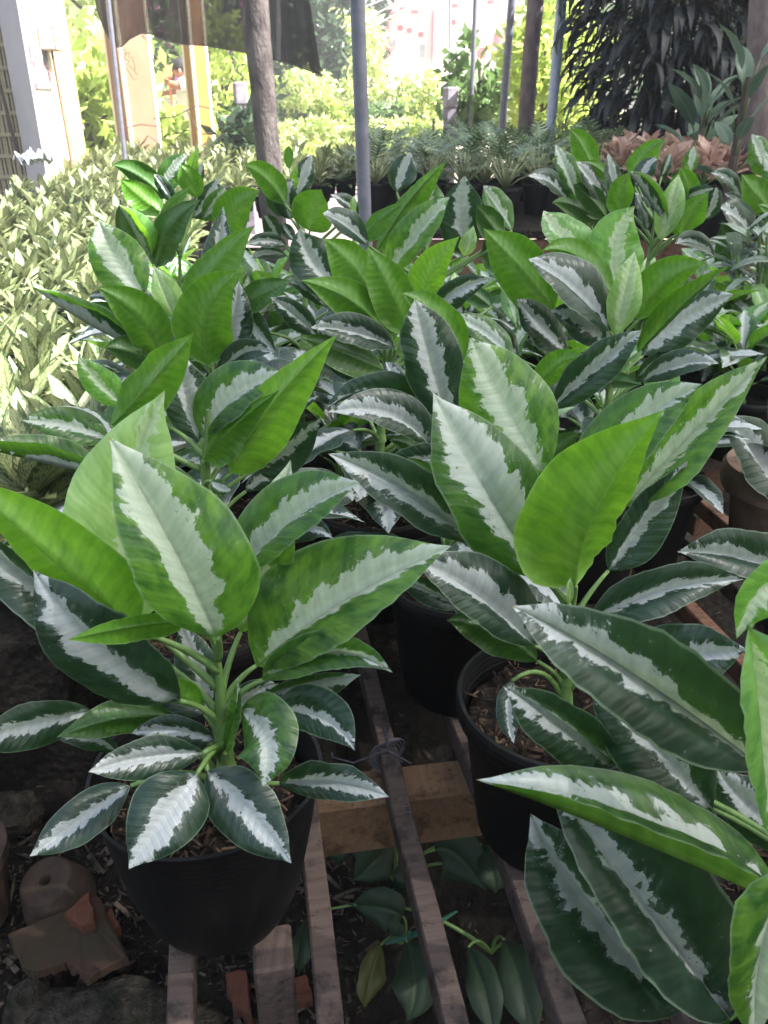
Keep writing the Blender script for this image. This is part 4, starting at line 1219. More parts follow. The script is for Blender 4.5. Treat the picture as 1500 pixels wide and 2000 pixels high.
pole('tree_trunk', 'slender pinkish trunk left of the pale blue pole', 'tree trunk', (1046, 0), (1026, 250), 7.0, .115, 'bark2')
pole('tree_trunk', 'pinkish trunk cut by the right edge', 'tree trunk', (1494, 0), (1470, 310), 4.4, .125, 'bark2')
pole('tree_trunk', 'far pale palm trunk standing before the trees', 'tree trunk', (655, 0), (648, 180), 22, .55, 'bark2')
M['concrete'] = simple('old_concrete', (.10, .095, .115), (.16, .15, .18), 10, .95, .1, .6, 50)
def stump(label, x0, x1, y0, y1, Y):
    a = P((x0+x1)/2, y0, Y); w_ = (x1-x0)/FPX*depth(a); m = MB()
    r = empty('concrete_post', (a[0], a[1], 0), label, 'post'); h = a[2]
    m.box((a[0], a[1], (h-.18)/2), (w_*.86, w_*.86, h-.18), .3, bev=.01); m.build('shaft', M['concrete'], r, (a[0], a[1], (h-.18)/2), smooth=False)
    m = MB(); m.box((a[0], a[1], h-.09+.001), (w_*1.0, w_*1.0, .18), .3, bev=.014); m.build('post_head', simple('pale_concrete', (.17, .16, .19), (.26, .245, .28), 9, .95, .1, .6), r, (a[0], a[1], h-.09), smooth=False)
stump('old concrete post with pale head left of the mottled trunk', 455, 481, 160, 290, 8.0)
stump('old concrete post with pale head before the white house', 868, 893, 170, 245, 9.0)

# ------------------------------------------------------------ orange gate columns
M['orange'] = simple('orange_plaster', (.27, .14, .09), (.31, .165, .11), 3, .85, .2, .15)
M['orange2'] = simple('deep_orange_plaster', (.33, .155, .042), (.37, .18, .055), 3, .85, .2, .15)
M['cream_pl'] = simple('cream_plaster', (.80, .70, .50), (.84, .75, .56), 3, .8, .2, .1)
M['yellow'] = simple('yellow_plaster', (.80, .62, .18), (.82, .66, .24), 3, .85, .2, .1)
M['lilac'] = simple('lilac_base_and_shade', (.50, .45, .46), (.45, .40, .42), 3, .85, .2, .2)  # lilac of the screen base, also the painted shade on the pillar side
def column(label, xl, xm, xr, y, Y, mat, h=3.2):
    p = P((xl+xr)/2, y, Y); wd = (xr-xl)/FPX*depth(p); rz = .70
    s = wd/(math.cos(rz)+math.sin(rz)); r = empty('column', (p[0], p[1], 0), label, 'column')
    m = MB(); m.box((p[0], p[1], h/2), (s, s, h), rz, bev=.004); m.build('shaft', M[mat], r, (p[0], p[1], h/2), smooth=False)
    R = Matrix.Rotation(rz, 3, 'Z')
    for (sx, sy) in ((-1, -1), (1, -1), (-1, 1), (1, 1)):
        c = R @ Vector((sx*(s/2-.008), sy*(s/2-.008), 0)); m = MB(); m.box((p[0]+c.x, p[1]+c.y, h/2), (.030, .030, h-.01), rz, bev=.004)
        m.build('corner_bead', M['cream_pl'], r, (p[0]+c.x, p[1]+c.y, h/2), smooth=False)
    m = MB(); m.box((p[0], p[1], .06), (s*1.2, s*1.2, .12), rz, bev=.008); m.build('plinth', M['cream_pl'], r, (p[0], p[1], .06), smooth=False)
column('wide orange column with cream corners behind the thin leaning pole', 216, 258, 304, 180, 7.2, 'orange')
column('narrow orange column with cream corners beside the working man', 364, 390, 411, 180, 8.6, 'orange2')

# ------------------------------------------------------------ cream house corner at the left
Yh = 5.7
def vcol(x, y, Y): q = P(x, y, Y); return q
hs = empty('house_corner', tuple(np.append(P(60, 200, Yh)[:2], 0)), 'pale house corner with a patterned screen wall at the left edge', 'house')
a = P(10, 60, 5.3); c = P(58, 180, 5.55); d = P(112, 180, 6.3)
def wall(pa, pb, h, th, mat, name, z0=0):
    pa, pb = Vector((pa[0], pa[1], 0)), Vector((pb[0], pb[1], 0)); dd = pb-pa; m = MB()
    cen = (pa+pb)/2+Vector((0, 0, z0+h/2)); m.box(cen, (dd.length, th, h), math.atan2(dd.y, dd.x), bev=.003)
    return m.build(name, M[mat], hs, tuple(cen), smooth=False)
# square pillar turned with one edge to the viewer
pe = P(66, 180, 5.4); plft = P(26, 180, 5.62); prt = P(118, 180, 5.95)
def prism(pts, h, name, mat):
    m = MB(); n = len(pts); m.add([(p[0], p[1], 0) for p in pts]+[(p[0], p[1], h) for p in pts], [tuple(range(n))[::-1], tuple(range(n, 2*n))]+[(i, (i+1) % n, n+(i+1) % n, n+i) for i in range(n)])
    return m.build(name, mat, hs, (float(pts[0][0]), float(pts[0][1]), 0), smooth=False)
bk = plft+prt-pe
prism([pe, prt, bk, plft], 3.3, 'pillar', [M['cream_pl']])
o = prism([plft+(pe-plft)*.0+np.array((-.004, -.006, 0)), pe+np.array((-.006, -.008, 0)), pe+np.array((-.004, .004, 0)), plft+np.array((0, .01, 0))], 3.29, 'side_shade_face', [M['lilac']])  # thin lilac skin paints the shade on the cream pillar's left face
py = P(128, 180, 6.6); m = MB(); m.box((py[0], py[1], 1.65), (.13, .13, 3.3), .6, bev=.004); m.build('yellow_post', M['yellow'], hs, (py[0], py[1], 1.65), smooth=False)
# downpipe, meter box and poster on the sunny face
nrm = unit(np.array(((prt-pe)[1], -(prt-pe)[0], 0)))
def on(u, z, off=.0): return np.append((pe+(prt-pe)*u)[:2], z)+nrm*off
faz = math.atan2((prt-pe)[1], (prt-pe)[0])
zbox = P(93, 75, 5.75)[2]; mbx = MB(); cb = on(.62, zbox, .045); mbx.box(cb, (.20, .08, .135), faz, bev=.008)
mbx.build('meter_box', simple('tan_box', (.42, .30, .25), (.48, .36, .31), 10, .6), hs, tuple(cb), smooth=False)
zp = P(82, 135, 5.7)[2]; mbx = MB(); cb = on(.36, zp, .006); mbx.box(cb, (.34, .006, .22), faz)
k = NT('faded_poster'); co = k.obj(); n = k.noise(co, 14, 3, .6); n2 = k.noise(co, 9, 2)
col = k.mix(k.ramp(n, .48, .56), (.42, .40, .42), (.28, .10, .13)); col = k.mix(k.ramp(n2, .55, .62), col, (.14, .17, .20))
mbx.build('poster', k.fin(k.pbsdf(col, .6)), hs, tuple(cb), smooth=False)
q0, q1 = P(101, 98, 5.75), P(134, 285, 5.75); mbx = MB(); mbx.tube([q0, q1, (q1[0], q1[1], 0)], .009, 8); mbx.build('drain_pipe', simple('rust_pipe', (.14, .08, .05), (.20, .12, .08), 20, .7), hs, tuple(q0))
# patterned screen: upright rods in short courses between rails
M['screen'] = simple('beige_screen', (.27, .22, .145), (.33, .28, .19), 14, .85, .2, .3)
sx0, sx1 = P(-120, 160, 5.75), P(38, 160, 5.75)
m = MB(); W0 = sx1[0]-sx0[0]; nb = int(W0/.020)
for j in range(24):
    z = .30+j*.125
    m.box((sx0[0]+W0/2, 5.75, z), (W0, .022, .022), 0)
    for i in range(nb):
        m.box((sx0[0]+(i+.5)*W0/nb+.004*math.sin(i*2.1), 5.755, z+.0625), (.0115, .014, .103), 0)
m.build('screen_lattice', M['screen'], hs, (sx0[0], 5.75, .3), smooth=False)
m = MB(); m.box((sx0[0]+W0/2, 5.84, 1.65), (W0, .06, 3.3), 0); m.build('screen_back', simple('dark_screen_back', (.15, .115, .08)), hs, (sx0[0]+W0/2, 5.84, 1.65), smooth=False)
m = MB(); m.box((sx0[0]+W0/2, 5.74, .15), (W0+.05, .10, .27), 0, bev=.01); m.build('screen_base', M['lilac'], hs, (sx0[0]+W0/2, 5.74, .15), smooth=False)
m = MB(); m.tube([P(0, 165, 5.55), P(26, 268, 5.55), P(36, 310, 5.55)], .010, 8); tag(m.build('cable', simple('dark_cable', (.05, .035, .03)), loc=tuple(P(20, 250, 5.55))), 'dark cable hanging before the patterned screen', 'cable')
m = MB(); r2 = random.Random(4); pc = P(52, 308, 5.0)
for i in range(3):
    cc = pc+np.array((r2.gauss(0, .05), r2.gauss(0, .02), r2.gauss(0, .015))); vs = []; fs = []
    for a_ in range(9):
        for b_ in range(9):
            vs.append((cc[0]+(a_-4)*.016, cc[1]+(b_-4)*.012, cc[2]+.035*mnoise.noise(Vector((a_*.5+i*9, b_*.5, 0)))*2))
    fs = [(a_*9+b_, a_*9+b_+1, a_*9+b_+10, a_*9+b_+9) for a_ in range(8) for b_ in range(8)]; m.add(vs, fs)
tag(m.build('plastic_bag', simple('pale_film', (.6, .58, .66), (.25, .28, .32), 12, .35, .5), loc=tuple(pc)), 'crumpled pale plastic bag at the foot of the patterned screen', 'bag')

# ------------------------------------------------------------ dark netting hung across the top
def net_mat(name, col, dens, scale):
    k = NT(name); uv = k.n('ShaderNodeUVMap', uv_map='uv').outputs[0]; s = k.n('ShaderNodeSeparateXYZ'); k.l(uv, s.inputs[0])
    a = k.math('ABSOLUTE', k.math('SINE', k.math('MULTIPLY', s.outputs[0], scale))); b_ = k.math('ABSOLUTE', k.math('SINE', k.math('MULTIPLY', s.outputs[1], scale*.6)))
    th = k.math('MAXIMUM', a, b_); m_ = k.ramp(k.math('ADD', th, k.math('MULTIPLY', k.noise(k.obj(), 6, 3), .25)), 1.0-dens-.05, 1.0-dens+.15)
    tr = k.n('ShaderNodeBsdfTransparent'); mx = k.n('ShaderNodeMixShader'); k.l(m_, mx.inputs[0]); k.l(tr.outputs[0], mx.inputs[1]); k.l(k.pbsdf(col, .8, .2), mx.inputs[2])
    return k.fin(mx.outputs[0])
Yn = 6.3
low = [(176, -60), (190, 20), (205, 60), (222, 90), (236, 92), (252, 76), (275, 64), (296, 66), (320, 78), (360, 86), (400, 88), (440, 95), (480, 102), (540, 116), (590, 132), (628, 146)]
m = MB(); cols_ = []; nv = 14
xs = np.linspace(176, 628, 90); ly = np.interp(xs, [q[0] for q in low], [q[1] for q in low])
vs = []; uv = []
for i, x in enumerate(xs):
    for j in range(nv):
        y = -260+(ly[i]+260)*j/(nv-1); dpt = Yn-.0012*(x-176)+.05*math.sin(x*.045)+.03*math.sin(x*.13+j*.3)
        q = P(x-max(0, ly[i]-y)*.16*max(0, (x-500)/128), y, dpt); vs.append(q); uv.append((x/60, y/60))
fs = [(i*nv+j, i*nv+j+1, (i+1)*nv+j+1, (i+1)*nv+j) for i in range(89) for j in range(nv-1)]
m.add(vs, fs, 0, uv)
hem = [P(x, y+1, Yn-.0012*(x-176)+.05*math.sin(x*.045)) for x, y in zip(xs, ly)]
r = empty('shade_net', tuple(P(400, 0, Yn)), 'dark torn shade netting hanging across the top left before the columns', 'netting')
m.build('mesh_sheet', net_mat('dark_netting', (.010, .008, .010), .50, 150), r, tuple(P(400, 0, Yn)))
m = MB(); m.tube(hem, .004, 5); m.build('hem', simple('dark_thread', (.05, .045, .045)), r, tuple(hem[0]))
m = MB(); r2 = random.Random(9)
for (x, y) in ((236, 92), (240, 95), (280, 75), (245, 92)):
    pts = [P(x, y, Yn-.1)]
    for i in range(8): pts.append(pts[-1]+np.array((r2.uniform(-.02, .05), 0, r2.uniform(-.05, .02))))
    m.tube(pts, .0018, 4)
m.build('loose_threads', simple('dark_thread2', (.05, .04, .04)), r, tuple(P(240, 95, Yn-.1)))
m = MB(); 
for pts_ in (((300, 232), (340, 228), (385, 206), (420, 214)), ((245, 250), (275, 243), (300, 246), (312, 248)), ((365, 215), (380, 245), (395, 262), (420, 258)), ((280, 280), (288, 265), (300, 272), (310, 283))):
    m.tube([P(x, y, 6.6) for x, y in pts_], .004, 5)
tag(m.build('bare_vine', M['barkdark'], loc=tuple(P(300, 240, 6.6))), 'thin bare vine stems trailing before the orange columns', 'vine')

# added sheet out of view: shades the tables, leaves the left bed in the sun
def overhead(label, x0, x1, y0, y1, z, dens):
    m = MB(); vs = []; uv = []; nx, ny = 26, 20
    for j in range(ny+1):
        for i in range(nx+1):
            x = x0+(x1-x0)*i/nx; y = y0+(y1-y0)*j/ny
            vs.append((x, y, z-.10*math.sin(math.pi*((i/nx*4) % 1))*math.sin(math.pi*((j/ny*3) % 1)))); uv.append((x*3, y*3))
    fs = [(j*(nx+1)+i, j*(nx+1)+i+1, (j+1)*(nx+1)+i+1, (j+1)*(nx+1)+i) for j in range(ny) for i in range(nx)]
    m.add(vs, fs, 0, uv)
    k = NT('added_grey_cloth'); tr = k.n('ShaderNodeBsdfTransparent'); mx = k.n('ShaderNodeMixShader'); mx.inputs[0].default_value = dens
    dif = k.n('ShaderNodeBsdfTranslucent'); dif.inputs[0].default_value = (.62, .66, .66, 1); d2 = k.n('ShaderNodeBsdfDiffuse'); d2.inputs[0].default_value = (.30, .31, .31, 1)
    m2 = k.n('ShaderNodeMixShader'); m2.inputs[0].default_value = .42; k.l(d2.outputs[0], m2.inputs[1]); k.l(dif.outputs[0], m2.inputs[2])
    k.l(tr.outputs[0], mx.inputs[1]); k.l(m2.outputs[0], mx.inputs[2])
    return tag(m.build('added_shade_sheet', k.fin(mx.outputs[0]), loc=((x0+x1)/2, (y0+y1)/2, z)), label, 'netting')
overhead('unseen grey cloth added to keep the sun off the plant tables', .95, 7.5, -3.5, 6.4, 2.85, .93)
# ------------------------------------------------------------ trees and bushes
def crown_mesh(mb, c, size, n, leaf, rng, clumps=26, mi=0, hang=0.0, asp=.45):
    cl = []
    for i in range(clumps):
        while True:
            d = np.array([rng.uniform(-1, 1) for _ in range(3)])
            if np.linalg.norm(d) < 1: break
        d = d*np.array(size)*.85; cl.append((d, rng.uniform(.16, .38)))
    V = []; F = []; U = []
    for i in range(n):
        d, r = rng.choice(cl); g = np.array([rng.gauss(0, 1) for _ in range(3)]); g = g/np.linalg.norm(g)*abs(rng.gauss(.75, .3))
        p = np.asarray(c)+d+g*np.array(size)*r
        ax = np.array((rng.gauss(0, 1), rng.gauss(0, 1), rng.gauss(-hang*2, 1-.6*hang))); ax /= np.linalg.norm(ax)
        sd = np.cross(ax, np.array((rng.gauss(0, 1), rng.gauss(0, 1), rng.gauss(0, 1)))); sd /= np.linalg.norm(sd)+1e-9
        l = leaf*rng.uniform(.6, 1.3); w_ = l*asp; nn = np.cross(ax, sd)*l*.12
        o = len(V); V += [p, p+ax*l*.45+sd*w_*.5+nn, p+ax*l, p+ax*l*.45-sd*w_*.5+nn]; F.append((o, o+1, o+2, o+3)); U += [(0, 0), (.45, 1), (1, 0), (.45, -1)]
    mb.add(V, F, mi, U)
M['f_dark'] = blade_mat('tree_dark', (.018, .040, .020), (.035, .070, .030), trans=.2, rough=.5)
M['f_mid'] = blade_mat('tree_mid', (.08, .15, .045), (.13, .21, .065), trans=.3, rough=.5)
M['f_lime'] = blade_mat('tree_lime', (.27, .38, .07), (.40, .48, .12), trans=.4, rough=.5)
M['f_pale'] = blade_mat('tree_pale', (.36, .46, .13), (.52, .60, .24), trans=.4, rough=.5)
def tree(name, label, cat, xpx, ypx, Y, size, n, leaf, mat, seed, trunk=True, group=None, base=None, hang=0., lean=0., clumps=26, extra=None):
    rng = random.Random(seed); c = P(xpx, ypx, Y); r = empty(name, (c[0], c[1], 0), label, cat, group)
    m = MB(); crown_mesh(m, c, size, n, leaf, rng, clumps, hang=hang); m.build('crown', M[mat], r, tuple(c))
    if trunk:
        m = MB(); tr = max(.02, size[0]*.06); m.tube([(c[0]+lean, c[1], -.05), (c[0]+lean*.5, c[1], c[2]*.5), (c[0], c[1], c[2]+size[2]*.4)], [tr*1.3, tr, tr*.5], 8)
        for i in range(6):
            a = i*1.05+rng.random(); z0 = max(.1, c[2]-size[2]*rng.uniform(.1, .8)); e = np.array((math.cos(a)*size[0]*.6, math.sin(a)*size[1]*.6, size[2]*rng.uniform(.1, .5)))
            m.tube([(c[0], c[1], z0), np.array((c[0], c[1], z0))+e*.5+np.array((0, 0, .05)), np.array((c[0], c[1], z0))+e], [tr*.5, tr*.35, tr*.15], 6)
        m.build('trunk', M['barkdark'], r, (c[0], c[1], 0))
    if extra:
        m = MB(); crown_mesh(m, c, size, extra[1], extra[2], rng, 20, asp=.8); m.build('blossom', M[extra[0]], r, tuple(c))
    return r
M['magenta'] = blade_mat('magenta_bract', (.60, .06, .34), (.70, .14, .45), trans=.3)
tree('bougainvillea', 'bougainvillea with magenta blossom behind the dark netting', 'bush', 345, 30, 11.5, (1.0, .6, .9), 1500, .10, 'f_mid', 1, extra=('magenta', 130, .09))
tree('leafy_tree', 'dark tall tree behind the netting, left of the mottled trunk', 'tree', 440, -30, 14, (1.4, 1.2, 1.9), 3800, .2, 'f_dark', 2)
tree('leafy_tree', 'dark tree in front of the red roofed house', 'tree', 607, 10, 17, (.7, .9, 1.6), 2200, .22, 'f_dark', 3)
tree('leafy_tree', 'dark green tree between the middle pole and the white house', 'tree', 722, 30, 24, (.6, 1.0, 2.2), 1800, .25, 'f_dark', 4)
tree('leafy_tree', 'mid green tree around the far pale trunk', 'tree', 680, 105, 21, (.8, 1, 1.1), 1500, .22, 'f_pale', 5)
tree('leafy_tree', 'pale sunlit tree behind the cream house corner', 'tree', 190, 10, 15, (1.7, 1.4, 1.9), 2600, .24, 'f_pale', 6)
tree('bush', 'greyish bush below the dark tree beyond the mottled trunk', 'bush', 585, 168, 15.5, (.6, .6, .38), 1100, .13, 'f_pale', 7)
tree('bush', 'sunlit broadleaf bush between the house corner and the orange columns', 'bush', 170, 215, 8.4, (.55, .5, .62), 620, .19, 'f_lime', 8)
tree('bush', 'sunlit bush behind the wide orange column', 'bush', 215, 130, 9.6, (.7, .5, .6), 600, .19, 'f_pale', 9)
tree('bush', 'lime bush between the two orange columns below the man', 'bush', 338, 268, 8.8, (.40, .4, .24), 500, .15, 'f_lime', 10)
tree('bush', 'lime bush right of the narrow orange column', 'bush', 435, 180, 10.5, (.45, .5, .95), 900, .15, 'f_lime', 11)
tree('bush', 'small green bush at the foot of the concrete post', 'bush', 478, 262, 6.9, (.28, .25, .2), 260, .13, 'f_dark', 12, trunk=False)
tree('bush', 'loose sunlit bush left of the grey pole before the white house', 'bush', 935, 175, 9.3, (.5, .4, .45), 460, .17, 'f_mid', 13)
tree('bush', 'yellow flecked bush between the pinkish trunk and the pale blue pole', 'bush', 1062, 150, 8.6, (.45, .5, .9), 900, .15, 'f_lime', 14)
tree('bush', 'sunlit foliage right of the pale blue pole', 'bush', 1120, 190, 9.5, (.6, .5, .8), 900, .16, 'f_lime', 15)
tree('bush', 'small pale bush left of the second concrete post', 'bush', 848, 185, 11.5, (.18, .3, .32), 300, .12, 'f_pale', 16)
tree('leafy_tree', 'dark mass of leaves in the upper right corner behind the drooping shrub', 'tree', 1460, 60, 10.5, (1.6, 1, 1.9), 3500, .22, 'f_dark', 17)
tree('leafy_tree', 'mid green tree behind the pale blue pole', 'tree', 1060, 20, 17, (.9, 1.2, 2.2), 2400, .26, 'f_lime', 18)

# big dark drooping shrub
def drooping():
    rng = random.Random(30); c = P(1312, 120, 6.4); r = empty('drooping_shrub', (c[0], c[1], 0), 'big dark shrub of long drooping leaves at the upper right', 'shrub')
    m = MB(); sz = .66
    for i in range(3000):
        z = rng.uniform(.70, 2.9); a = rng.uniform(0, 6.28); w_ = sz*(.55+.45*min(1, max(0, (z-.5)/.9))); rr = w_*math.sqrt(rng.uniform(.08, 1))
        B = np.array((c[0]+rr*math.cos(a), c[1]+rr*math.sin(a)*.8, z)); az = a+rng.gauss(0, .5)
        L = rng.uniform(.14, .40)
        gen_leaf(m, B, az, rad(rng.uniform(-10, 30)), L, L*.075, rad(rng.uniform(75, 110)), rng, n=6, ns=1, fold=.3)
    m.build('crown', blade_mat('drooping_dark', (.005, .008, .011), (.009, .013, .018), trans=.05, rough=.6), r, tuple(c))
    m = MB()
    for i in range(7):
        a = i*.9; m.tube([(c[0]+.05*math.cos(a), c[1]+.05*math.sin(a), -.05), (c[0]+.12*math.cos(a), c[1]+.12*math.sin(a), 1.0), (c[0]+.3*math.cos(a), c[1]+.3*math.sin(a), 2.4)], [.035, .028, .012], 7)
    m.build('trunk', M['barkdark'], r, (c[0], c[1], 0))
drooping()
# broad rosette plants at the right
M['grey'] = blade_mat('grey_green_broad', (.045, .085, .055), (.10, .15, .11), trans=.2, rough=.38)
def bigros(label, xpx, ypx, Y, n, L, seed, z0=.545, el=(-5, 75)):
    p = P(xpx, ypx, Y); r = empty('broadleaf_plant', (p[0], p[1], z0), label, 'plant')
    m = rosette(seed, n, L, L*.16, el=el, droop=(15, 60), stem=max(.05, p[2]-z0), spread=.03, pet=L*.4, ns=2, nseg=9)
    m.build('foliage', [M['grey'], M['stalk']], r, local=False)
    m = MB(); m.tube([(0, 0, -.44*0), (0, 0, max(.06, p[2]-z0))], [.03, .012], 8); m.build('stem', M['barkdark'], r, local=False)
    m = MB(); m.lathe(pot_prof(.12, .16), 24); m.v = [(x, y, z-.0) for x, y, z in m.v]; m.build('pot', M['pot'], r, local=False)
bigros('grey-green broadleaf plant before the dark drooping shrub', 1375, 225, 4.9, 34, .25, 71)
bigros('tall loose plant with pale leaves in front of the right edge trunk', 1462, 150, 4.0, 14, .22, 72)

# ------------------------------------------------------------ rows of small potted shrubs in the sun
sm_me = []
for i, mt in enumerate(('f_lime', 'f_lime', 'f_pale', 'f_mid')):
    rng = random.Random(90+i); m = MB(); crown_mesh(m, (0, 0, .17), (.17, .17, .15), 240, .075, rng, 14); o = m.build('foliage', M[mt]); sm_me.append(o.data); bpy.data.objects.remove(o)
rng = random.Random(31)
def row(label, group, y, Y, x0, x1, step, sc, kinds, z0=None, pots=True):
    z = P(700, y, Y)[2] if z0 is None else z0; x = x0
    while x < x1:
        p = P(x, y, Y)
        potted('potted_shrub', label, 'potted shrub', group, (p[0]+rng.uniform(-.02, .02), p[1]+rng.uniform(-.05, .05), z), sm_me[rng.choice(kinds)], rng.uniform(0, 6), sc*rng.uniform(.9, 1.12), pot=pots, potsc=1.15*sc, rise=.14)
        x += step
row('small lime shrub in a black pot in the nearest sunny row', 'small potted shrubs in the nearest sunny row', 306, 12.6, 420, 850, 24, 1.15, (0, 1), z0=.03)
row('small lime shrub in the second sunny row', 'small potted shrubs in the second sunny row', 290, 13.3, 425, 860, 24, 1.15, (0, 1, 2), z0=.03)
row('pale lime shrub in the third sunny row', 'small potted shrubs in the third sunny row', 246, 14.6, 430, 870, 26, 1.35, (2, 2, 0), z0=.20)
row('lime shrub in the raised sunny row', 'small potted shrubs in the raised sunny row', 225, 15.8, 530, 900, 30, 1.6, (0, 3), z0=.42)
row('pale shrub in the highest sunny row', 'small potted shrubs in the highest sunny row', 200, 17.2, 585, 840, 32, 1.7, (2, 2), z0=.72)
for (lb, y0, y1, h) in (('low concrete step under the third sunny row of shrubs', 14.3, 15.2, .19), ('concrete step under the raised sunny row of shrubs', 15.4, 16.5, .41), ('highest concrete step of the sunny shrub rows', 16.8, 18.0, .71)):
    m = MB(); m.box((-.9, (y0+y1)/2, h/2-.02), (5.6, y1-y0, h+.03), 0, bev=.01); tag(m.build('concrete_step', simple('sunny_concrete', (.55, .50, .42), (.62, .57, .5), 2, .9, .2)), lb, 'step')

# ------------------------------------------------------------ far buildings, wires
M['white'] = simple('white_render', (.80, .77, .76), (.84, .82, .80), 1, .8, .2, .05)
M['redtrim'] = simple('red_trim', (.62, .10, .12), (.68, .14, .16), 2, .6, .3, .05)
def whitehouse():
    Y = 27; q = P(880, 170, Y); r = empty('white_house', (q[0], q[1]+2, 0), 'white house with red trim glowing in the sun at the top right of the middle', 'house')
    def fac(x0, x1, y0, y1, Yf, th, name, mat, par=r):
        a, b_ = P(x0, y1, Yf), P(x1, y0, Yf); m = MB(); c = ((a[0]+b_[0])/2, Yf+th/2, (a[2]+b_[2])/2); m.box(c, (abs(b_[0]-a[0]), th, abs(b_[2]-a[2])), 0, bev=.01)
        return m.build(name, M[mat], par, c, smooth=False)
    fac(752, 1015, -120, 215, Y, 5, 'wall', 'white')
    for (x0, x1) in ((750, 760), (985, 995), (842, 848)): fac(x0, x1, 20, 178, Y-.25, .24, 'pilaster', 'redtrim')
    for i, (x, y) in enumerate(((752, 16), (770, 25), (789, 16), (811, 21), (888, 9), (960, 2))): fac(x-7, x+7, y-3, y+3, Y-.3, .29, 'cornice_piece', 'redtrim')
    for (x, y) in ((782, 55), (800, 60), (822, 68), (885, 44)):
        fac(x-5, x+5, y-5, y+4, Y-.12, .11, 'bracket', 'redtrim')
    M['glass'] = simple('window_glass', (.28, .30, .32), (.36, .38, .40), 2, .15, .5, 0)
    for (x, y) in ((768, 90), (800, 95), (825, 100), (895, 70), (940, 60)):
        fr = fac(x-7, x+7, y-16, y+16, Y-.10, .09, 'window', 'white'); fac(x-5, x+5, y-13, y+13, Y-.13, .025, 'pane', 'glass', r)
    fac(934, 950, 92, 112, Y-.2, .19, 'balcony_panel', 'redtrim'); fac(966, 976, 64, 90, Y-.2, .19, 'shutter', 'redtrim')
    fac(748, 1018, -140, -122, Y-.5, .49, 'eaves', 'redtrim')
whitehouse()
def redhouse():
    Y = 25; q = P(540, 100, Y); r = empty('red_roofed_house', (q[0], q[1]+1.5, 0), 'far house with a red tiled roof right of the mottled trunk', 'house')
    a, b_ = P(505, 170, Y), P(590, 62, Y); m = MB(); c = ((a[0]+b_[0])/2, Y+1.5, b_[2]/2); m.box(c, (b_[0]-a[0], 3, b_[2]), 0); m.build('wall', simple('violet_wall', (.24, .21, .30), (.34, .31, .38), 1, .9), r, c, smooth=False)
    m = MB(); zt, ze = P(540, 38, Y)[2], P(540, 62, Y)[2]; x0, x1 = a[0]-.3, b_[0]+.3
    N = 40
    for i in range(N):
        xa, xb = x0+(x1-x0)*i/N, x0+(x1-x0)*(i+.9)/N
        m.add([(xa, Y-.5, ze), (xb, Y-.5, ze), (xb, Y+1.5, zt), (xa, Y+1.5, zt), ((xa+xb)/2, Y-.5, ze+.07), ((xa+xb)/2, Y+1.5, zt+.07)], [(0, 4, 5, 3), (4, 1, 2, 5)])
        m.add([(xa, Y+3.5, ze), (xb, Y+3.5, ze), (xb, Y+1.5, zt), (xa, Y+1.5, zt), ((xa+xb)/2, Y+3.5, ze+.07), ((xa+xb)/2, Y+1.5, zt+.07)], [(0, 4, 5, 3), (4, 1, 2, 5)])
    m.build('roof', simple('red_tiles', (.50, .14, .15), (.58, .20, .20), 3, .8), r, ((x0+x1)/2, Y, ze), smooth=False)
    zl = P(540, 82, Y)[2]; m = MB(); m.add([(x0, Y-1.6, zl-.35), (x1, Y-1.6, zl-.35), (x1, Y-.02, zl), (x0, Y-.02, zl)], [(0, 1, 2, 3)]); m.build('awning', simple('tin_awning', (.30, .28, .40), (.5, .48, .55), 2, .5), r, ((x0+x1)/2, Y, zl), smooth=False)
    for x in (525, 550, 572):
        w_ = P(x, 118, Y-.03); m = MB(); m.box((w_[0], Y-.03, w_[2]), (.45, .05, .7), 0); m.build('window', simple('dim_glass', (.10, .10, .14)), r, (w_[0], Y-.03, w_[2]), smooth=False)
redhouse()
for i, (a, b_) in enumerate((((600, 24), (760, -6)), ((600, 64), (770, 8)), ((610, 74), (770, 30)), ((690, 20), (720, -10)))):
    m = MB(); p0, p1 = P(a[0], a[1], 20), P(b_[0], b_[1], 20); m.tube([p0+(p1-p0)*t+np.array((0, 0, -.12*math.sin(math.pi*t))) for t in np.linspace(-.3, 1.2, 12)], .016, 5)
    tag(m.build('overhead_wire', simple('pale_wire', (.6, .6, .66)), loc=tuple(p0)), 'pale overhead wire, %s of the four crossing by the far trunk' % ['topmost', 'second', 'lowest', 'short steep one'][i], 'wire')
# far green band closing the view
rng = random.Random(55)
for i, (x, Y, sx, sz, mt) in enumerate(((-16, 30, 4, 4, 'f_mid'), (-9, 36, 4, 4.5, 'f_pale'), (10, 30, 4, 4, 'f_mid'), (16, 26, 4, 5, 'f_dark'), (6, 40, 4, 3, 'f_pale'))):
    r = empty('leafy_tree', (x, Y, 0), ['far mid green tree beyond the left house', 'far pale tree beyond the orange columns', 'far mid green tree right of the white house', 'far dark tree beyond the drooping shrub', 'far pale tree behind the white house'][i], 'tree')
    m = MB(); crown_mesh(m, (x, Y, sz*.75), (sx, 1.5, sz), 2600, .5, rng, 30); m.build('crown', M[mt], r, (x, Y, sz*.75))
    m = MB(); m.tube([(x, Y, 0), (x, Y, sz)], [.25, .12], 8); m.build('trunk', M['barkdark'], r, (x, Y, 0))

